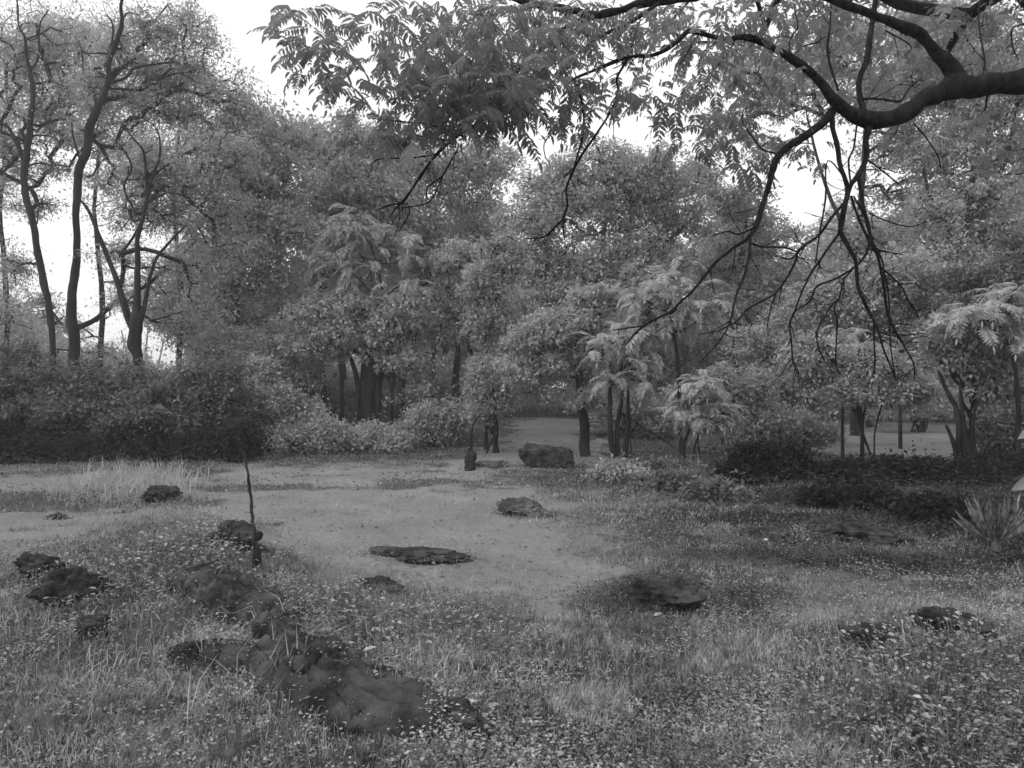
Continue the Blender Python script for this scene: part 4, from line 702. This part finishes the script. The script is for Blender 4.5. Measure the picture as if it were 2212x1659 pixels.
x, y = scatter(200000, 4, 24); keep = bareness(x, y) > .3; x = x[keep]; y = y[keep]
blades(mb, x, y, rng.uniform(.004, .013, len(x)), rng.uniform(.003, .006, len(x)) * (1 + .1 * y), .8)
tag(mb.build('grass', M_grass), 'short grass covering the foreground and edges of the clearing', 'grass', kind='stuff')
def cover(mb, n, r0, r1, cond, size, hmax=.06, pw=.85, ovate=False):
    x, y = scatter(n, r0, r1, pw=pw); k = rng.random(n) < cond(x, y); x = x[k]; y = y[k]; n = len(x)
    z = height(x, y) + rng.random(n) ** 1.3 * hmax * (.5 + fbm(np.stack([x, y, 0 * x], -1) * 2.2, 51, 2) * .5 + .5)
    d = rdir(n); d[:, 2] = np.abs(d[:, 2]) * .4 - .1; nn = rdir(n) * .5; nn[:, 2] += 1
    s = rng.uniform(.6, 1.4, n) * size * (1 + .07 * y); leaves(mb, np.stack([x, y, z], -1), d, nn, s, s * .55, .15, ovate)
mb = MB()
left = lambda x, y: (1 - bareness(x, y)) * (.12 + .88 * patch(x, y, 1.9, 61, -.1, .35)) * (1 - shadezone(x, y)) * (1 - smooth(12, 15, y))
cover(mb, 170000, 2.3, 13, left, .018, .07)
cover(mb, 150000, 2.4, 8, lambda x, y: smooth(.15, .35, x / y) * (1 - smooth(5, 6.5, y)) * (.08 + .92 * patch(x, y, 2.2, 9, -.1, .3)), .014, .13, ovate=True)
for (cx_, cy_, a_, b_, ro) in RING:
    n = int(60 + 420 * min(a_, 1)) if ro == 0 and a_ == b_ else 260 + int(500 * min(a_, 1)); th = rng.uniform(0, 6.283, n); q = rng.uniform(.78, 1.45, n); ex = a_ * np.cos(th) * q; ey = b_ * np.sin(th) * q
    x = cx_ + ex * math.cos(ro) - ey * math.sin(ro); y = cy_ + ex * math.sin(ro) + ey * math.cos(ro); z = height(x, y) + rng.random(n) ** 1.4 * (.05 + .006 * cy_)
    d = rdir(n); d[:, 2] = np.abs(d[:, 2]) * .5; nn = rdir(n) * .5; nn[:, 2] += 1; s = rng.uniform(.6, 1.4, n) * .018 * (1 + .07 * cy_); leaves(mb, np.stack([x, y, z], -1), d, nn, s, s * .55, .15)
    k = n // 3; blades(mb, x[:k], y[:k], rng.uniform(.03, .10, k) * (1 + .03 * cy_), np.full(k, .003 * (1 + .09 * cy_)), .6, .8)
TP = np.concatenate(TOPS); n = len(TP); cl_ = fbm(TP * 5, 3, 2) > -.1; TP = TP[cl_]; n = len(TP); TP = np.repeat(TP, 3, 0) + rng.normal(size=(n * 3, 3)) * [.03, .03, .003]; n = len(TP); d = rdir(n); d[:, 2] *= .2; nn = rdir(n) * .4; nn[:, 2] += 1; s = rng.uniform(.008, .024, n); leaves(mb, TP + [0, 0, .004], d, nn, s, s * .5, .2)
tag(mb.build('ground_cover', M_cover), 'low leafy weeds creeping through the foreground grass', 'weeds', kind='stuff')
mb = MB()
cover(mb, 260000, 6, 22, lambda x, y: shadezone(x, y) * (.25 + .75 * patch(x, y, 1.1, 63, -.3, .3)), .024, .14)  # dark leaf colour carries the shade of the right-hand ground
cover(mb, 220000, 4.8, 6.8, lambda x, y: np.exp(-(((x - 1.55 + .35 * fbm(np.stack([x, y, 0 * x], -1) * 2.3, 8, 4)) / 1.0) ** 4) - ((y - 5.55 + .16 * (x - 1.35) + .3 * fbm(np.stack([x, y, 0 * x], -1) * 2.6, 18, 4)) / .27) ** 2) * (.25 + .75 * patch(x, y, 3.5, 19, -.3, .2)), .018, .13)
cover(mb, 50000, 12, 26, lambda x, y: (1 - bareness(x, y)) * (1 - inside(LAWN, x, y)) * .8, .03, .25)
tag(mb.build('ground_cover', M_cover_dark), 'dark creeping weeds at right, the shade there put into their colour', 'weeds', kind='stuff')
mb = MB(); n = 26000; x, y = scatter(n, 2.4, 22); k = rng.random(n) < .12 + .88 * (1 - bareness(x, y)); x = x[k]; y = y[k]; n = len(x)
d = rdir(n); d[:, 2] *= .15; nn = rdir(n) * .3; nn[:, 2] += 1; s = rng.uniform(.015, .05, n) * (1 + .03 * y); leaves(mb, np.stack([x, y, height(x, y) + .006], -1), d, nn, s, s * .5, .3)
for q in range(900):
    x0, y0 = scatter(1, 2.6, 16); p0 = np.array([x0[0], y0[0], hz(x0[0], y0[0]) + .008]); dv = rdir(1)[0] * [1, 1, .1] * rng.uniform(.04, .16); tube(mb, np.array([p0, p0 + dv * .5 + [0, 0, .004], p0 + dv]), [.003, .0025, .001], 4)
tag(mb.build('leaf_litter', M_litter), 'fallen leaves and twigs strewn over the ground', 'leaf litter', kind='stuff')

# tufts, weeds, yucca
def tuft(name, label, cat, dx, dy, n, Hh, W, m, spread=.12, lean=.5, curve=.9, group=None):
    c = gp(dx, dy); root = empty(name, c, label, cat, group); mb = MB(); x = c[0] + rng.normal(size=n) * spread; y = c[1] + rng.normal(size=n) * spread
    blades(mb, x, y, rng.uniform(.5, 1.1, n) * Hh, np.full(n, W), lean, curve); mb.build('foliage', m, root); return root
tuft('grass_tuft', 'pale tall grass tuft beside the dark stone at the left of the clearing', 'grass tuft', 278, 1072, 1500, .55, .014, M_drygrass, .5, .3, .7)
tuft('grass_tuft', 'fine low grass capping the smooth rise left of the leaning sapling', 'grass tuft', 290, 1160, 2600, .10, .006, M_grass, .75, .5, .7)
tuft('grass_tuft', 'bent dry grass stems arching over the shaded rock shelf', 'grass tuft', 470, 1450, 70, .34, .006, M_drygrass, .28, .7, .8)
tuft('grass_tuft', 'upright dry stems at the right end of the rock shelf', 'grass tuft', 590, 1490, 26, .28, .006, M_drygrass, .12, .35, .4)
tuft('grass_tuft', 'arching blades spraying over the dark ledge beside the seedling', 'grass tuft', 655, 1500, 40, .22, .006, M_drygrass, .1, .7, 1.1)
tuft('grass_tuft', 'fine upright stems along the top of the foreground ledge', 'grass tuft', 960, 1480, 90, .22, .004, M_drygrass, .22, .3, .4)
tuft('grass_tuft', 'coarse tufted grass below the split stone at left', 'grass tuft', 250, 1420, 420, .24, .006, M_grass, .38, .6, 1.0)
tuft('grass_tuft', 'coarse grass at the left edge beside the wedge-shaped stone', 'grass tuft', 60, 1330, 420, .22, .006, M_grass, .35, .6, 1.0)
tuft('grass_tuft', 'curled blades on the weedy bank above the ledge', 'grass tuft', 900, 1420, 160, .16, .007, M_drygrass, .28, .8, 1.2)
tuft('grass_tuft', 'leaning straw stems by the rock at right foreground', 'grass tuft', 1850, 1430, 60, .26, .006, M_drygrass, .25, .6, .3)
tuft('grass_tuft', 'long fine grass on the hummock at right foreground', 'grass tuft', 1720, 1580, 420, .22, .004, M_grass, .3, .7, .8)
tuft('grass_tuft', 'grass fringe at the foot of the foreground ledge', 'grass tuft', 900, 1600, 420, .14, .004, M_grass, .35, .5, .7)
tuft('grass_tuft', 'grass fringe at the left end of the foreground ledge', 'grass tuft', 560, 1560, 420, .16, .004, M_grass, .35, .5, .7)
def broad(name, label, cat, dx, dy, n, L, W, m, hmax=.1, spread=.08, stem=True, up=.2):
    c = gp(dx, dy); root = empty(name, c, label, cat); mb = MB(); ob = MB()
    off = rng.normal(size=(n, 3)) * [spread, spread, 0]; off[:, 2] = rng.uniform(.25, 1, n) * hmax; az = np.arctan2(off[:, 0], off[:, 1]) + rng.normal(size=n) * .5
    Pz = c + off; Pz[:, 2] = height(Pz[:, 0], Pz[:, 1]) + off[:, 2]; d = np.stack([np.sin(az), np.cos(az), rng.uniform(-.4, .6, n) + up], -1); nn = rdir(n) * .4; nn[:, 2] += 1; s = rng.uniform(.6, 1.2, n)
    s = s * np.ones(n)
    if n <= 15:
        for q in range(n):
            m1 = MB(); leaves(m1, Pz[q:q + 1], d[q:q + 1], nn[q:q + 1], L * s[q:q + 1], W * s[q:q + 1], .18, True); m1.build('leaf', m, root)
    else:
        leaves(mb, Pz, d, nn, L * s, W * s, .18, True); mb.build('foliage', m, root)
    for q in range(n): tube(ob, np.array([[Pz[q, 0] - off[q, 0] * .15, Pz[q, 1] - off[q, 1] * .15, hz(Pz[q, 0], Pz[q, 1]) - .01], Pz[q]]), [.0018, .0012], 4)
    ob.build('stem', M_litter, root); return root
broad('seedling', 'seedling with long narrow pale leaves on the dark ledge in the foreground', 'seedling', 735, 1520, 9, .14, .018, M_drygrass, .07, .03, up=.5)
broad('weed', 'large-leaved weed at the bottom right corner', 'weed', 2070, 1655, 60, .04, .024, M_cover, .22, .14)
broad('weed', 'leafy weed clump in front of the dark hollow at lower right', 'weed', 1830, 1600, 240, .036, .02, M_cover, .13, .2)
broad('weed', 'dense leafy weed mound at the right edge of the foreground', 'weed', 2130, 1480, 640, .036, .021, M_cover, .2, .3)
broad('weed', 'leafy weeds capping the hummock beside the blocky rock', 'weed', 1980, 1450, 620, .032, .019, M_cover, .14, .3)
broad('weed', 'pale leafy weed at the near edge of the grass at lower right', 'weed', 1950, 1540, 560, .032, .019, M_cover, .13, .26)
broad('weed', 'small leafy weed beside the bent straw stems at right', 'weed', 1680, 1520, 40, .05, .026, M_cover, .1, .14)
broad('weed', 'leafy weeds growing over the rock below the leaning dead sapling', 'weed', 440, 1195, 420, .05, .028, M_cover, .2, .34)
broad('weed', 'leafy weeds on the slope between the ledge and the split stone', 'weed', 300, 1260, 420, .05, .028, M_cover, .14, .4)
broad('weed', 'leafy weeds on the bank just above the dark ledge', 'weed', 840, 1350, 420, .05, .026, M_cover, .14, .36)
# yucca
c = gp(2152, 1190); root = empty('yucca', c, 'spiky fan-leaved yucca at the right edge in front of the dark boulder', 'yucca'); mb = MB(); n = 52
az = rng.uniform(0, 6.283, n); el = rng.uniform(.35, 1.5, n) ** .8; L = rng.uniform(.42, .68, n); d = np.stack([np.sin(az) * np.cos(el), np.cos(az) * np.cos(el), np.sin(el)], -1)
Ls = L; nn = np.cross(d, np.stack([np.cos(az), -np.sin(az), 0 * az], -1)); leaves(mb, c + d * .03 + [0, 0, .06], d, nn, Ls, np.full(n, .013), .2, True); mb.build('foliage', M_cover, root)
tb = MB(); tube(tb, np.array([c - [0, 0, .05], c + [0, 0, .05], c + [0, 0, .14]]), [.05, .05, .03], 8, .2); tb.build('stem', M_litter, root)
# near branch end with big leaves at the right edge
root = empty('leafy_sapling', (2.28, 2.75, hz(2.28, 2.75)), 'sapling just outside the right edge with two large pale leaves reaching into view', 'sapling')
tb = MB(); base = np.array([2.28, 2.75, hz(2.28, 2.75)]); pp, rr = catmull([base - [0, 0, .05], base + [.02, .02, .6], base + [0, 0, 1.2], base + [.03, 0, 1.75]], [.012, .01, .008, .005], 5); tube(tb, pp, rr, 6)
mb = MB(); lp = []; ld = []
for (px, py, dx_, dz_) in [(2240, 925, -.6, -.25), (2228, 1035, -.75, -.35), (2300, 1150, -.4, -.5), (2290, 820, .3, -.3), (2310, 980, .6, -.4), (2280, 700, -.1, .3)]:
    a_ = P(px, py, 2.72); lp.append(a_); ld.append((dx_, -.15, dz_)); tube(tb, np.array([pp[np.argmin(np.abs(pp[:, 2] - a_[2] + .08))], a_]), [.003, .002], 4)
for q in range(len(lp)):
    m1 = MB(); leaves(m1, np.array(lp[q:q + 1]), np.array(ld[q:q + 1], float), np.array([[.0, -.8, .6]]) + rng.normal(size=(1, 3)) * .2, .10, .045, .15, True); m1.build('leaf', M_leaf_pale, root)
tb.build('stem', M_bark, root, True)
# pale fallen leaves
for k, (px, py, lab) in enumerate([(745, 1412, 'pale narrow fallen leaf on the dark ledge, the upper of two'), (795, 1425, 'pale fallen leaf above the ledge near curled grass'), (1060, 1545, 'long pale fallen leaf by the broken stone at the foot of the ledge'), (1420, 1340, 'bright fallen leaf in front of the rounded dark rock right of centre'), (1655, 1172, 'bright round fallen leaf in the dark weeds at right'), (1010, 1545, 'rounded pale fallen leaf on the broken stone')]):
    p0 = gp(px, py); mb = MB(); az = rng.uniform(-.5, .5) + 1.5
    p0[2] += .05 if k in (0, 1, 5) else .03
    leaves(mb, np.array([p0 - [.03, 0, 0]]), np.array([[math.sin(az), math.cos(az), .15]]), np.array([[.1, -.5, 1.]]), .09 if k != 4 else .06, .028 if k != 4 else .05, .2, True); o = mb.build('fallen_leaf', M_pale_leaf); tag(o, lab, 'leaf', 'pale fallen leaves')

# thin morning haze: one closed box round the whole scene
bm = bmesh.new(); bmesh.ops.create_cube(bm, size=1); me = bpy.data.meshes.new('haze'); bm.to_mesh(me); bm.free()
hm = bpy.data.materials.new('haze'); hm.use_nodes = True; t = hm.node_tree; t.nodes.clear(); pv = t.nodes.new('ShaderNodeVolumePrincipled'); ho = t.nodes.new('ShaderNodeOutputMaterial')
pv.inputs['Color'].default_value = (.95, .95, .95, 1); pv.inputs['Density'].default_value = .0019; t.links.new(pv.outputs[0], ho.inputs['Volume']); me.materials.append(hm)
hb = bpy.data.objects.new('haze', me); C.objects.link(hb); hb.scale = (1900, 1900, 27); hb.location = (0, 0, 27 / 2 - 1.6); tag(hb, 'thin even morning haze filling the wood', 'haze', kind='stuff')
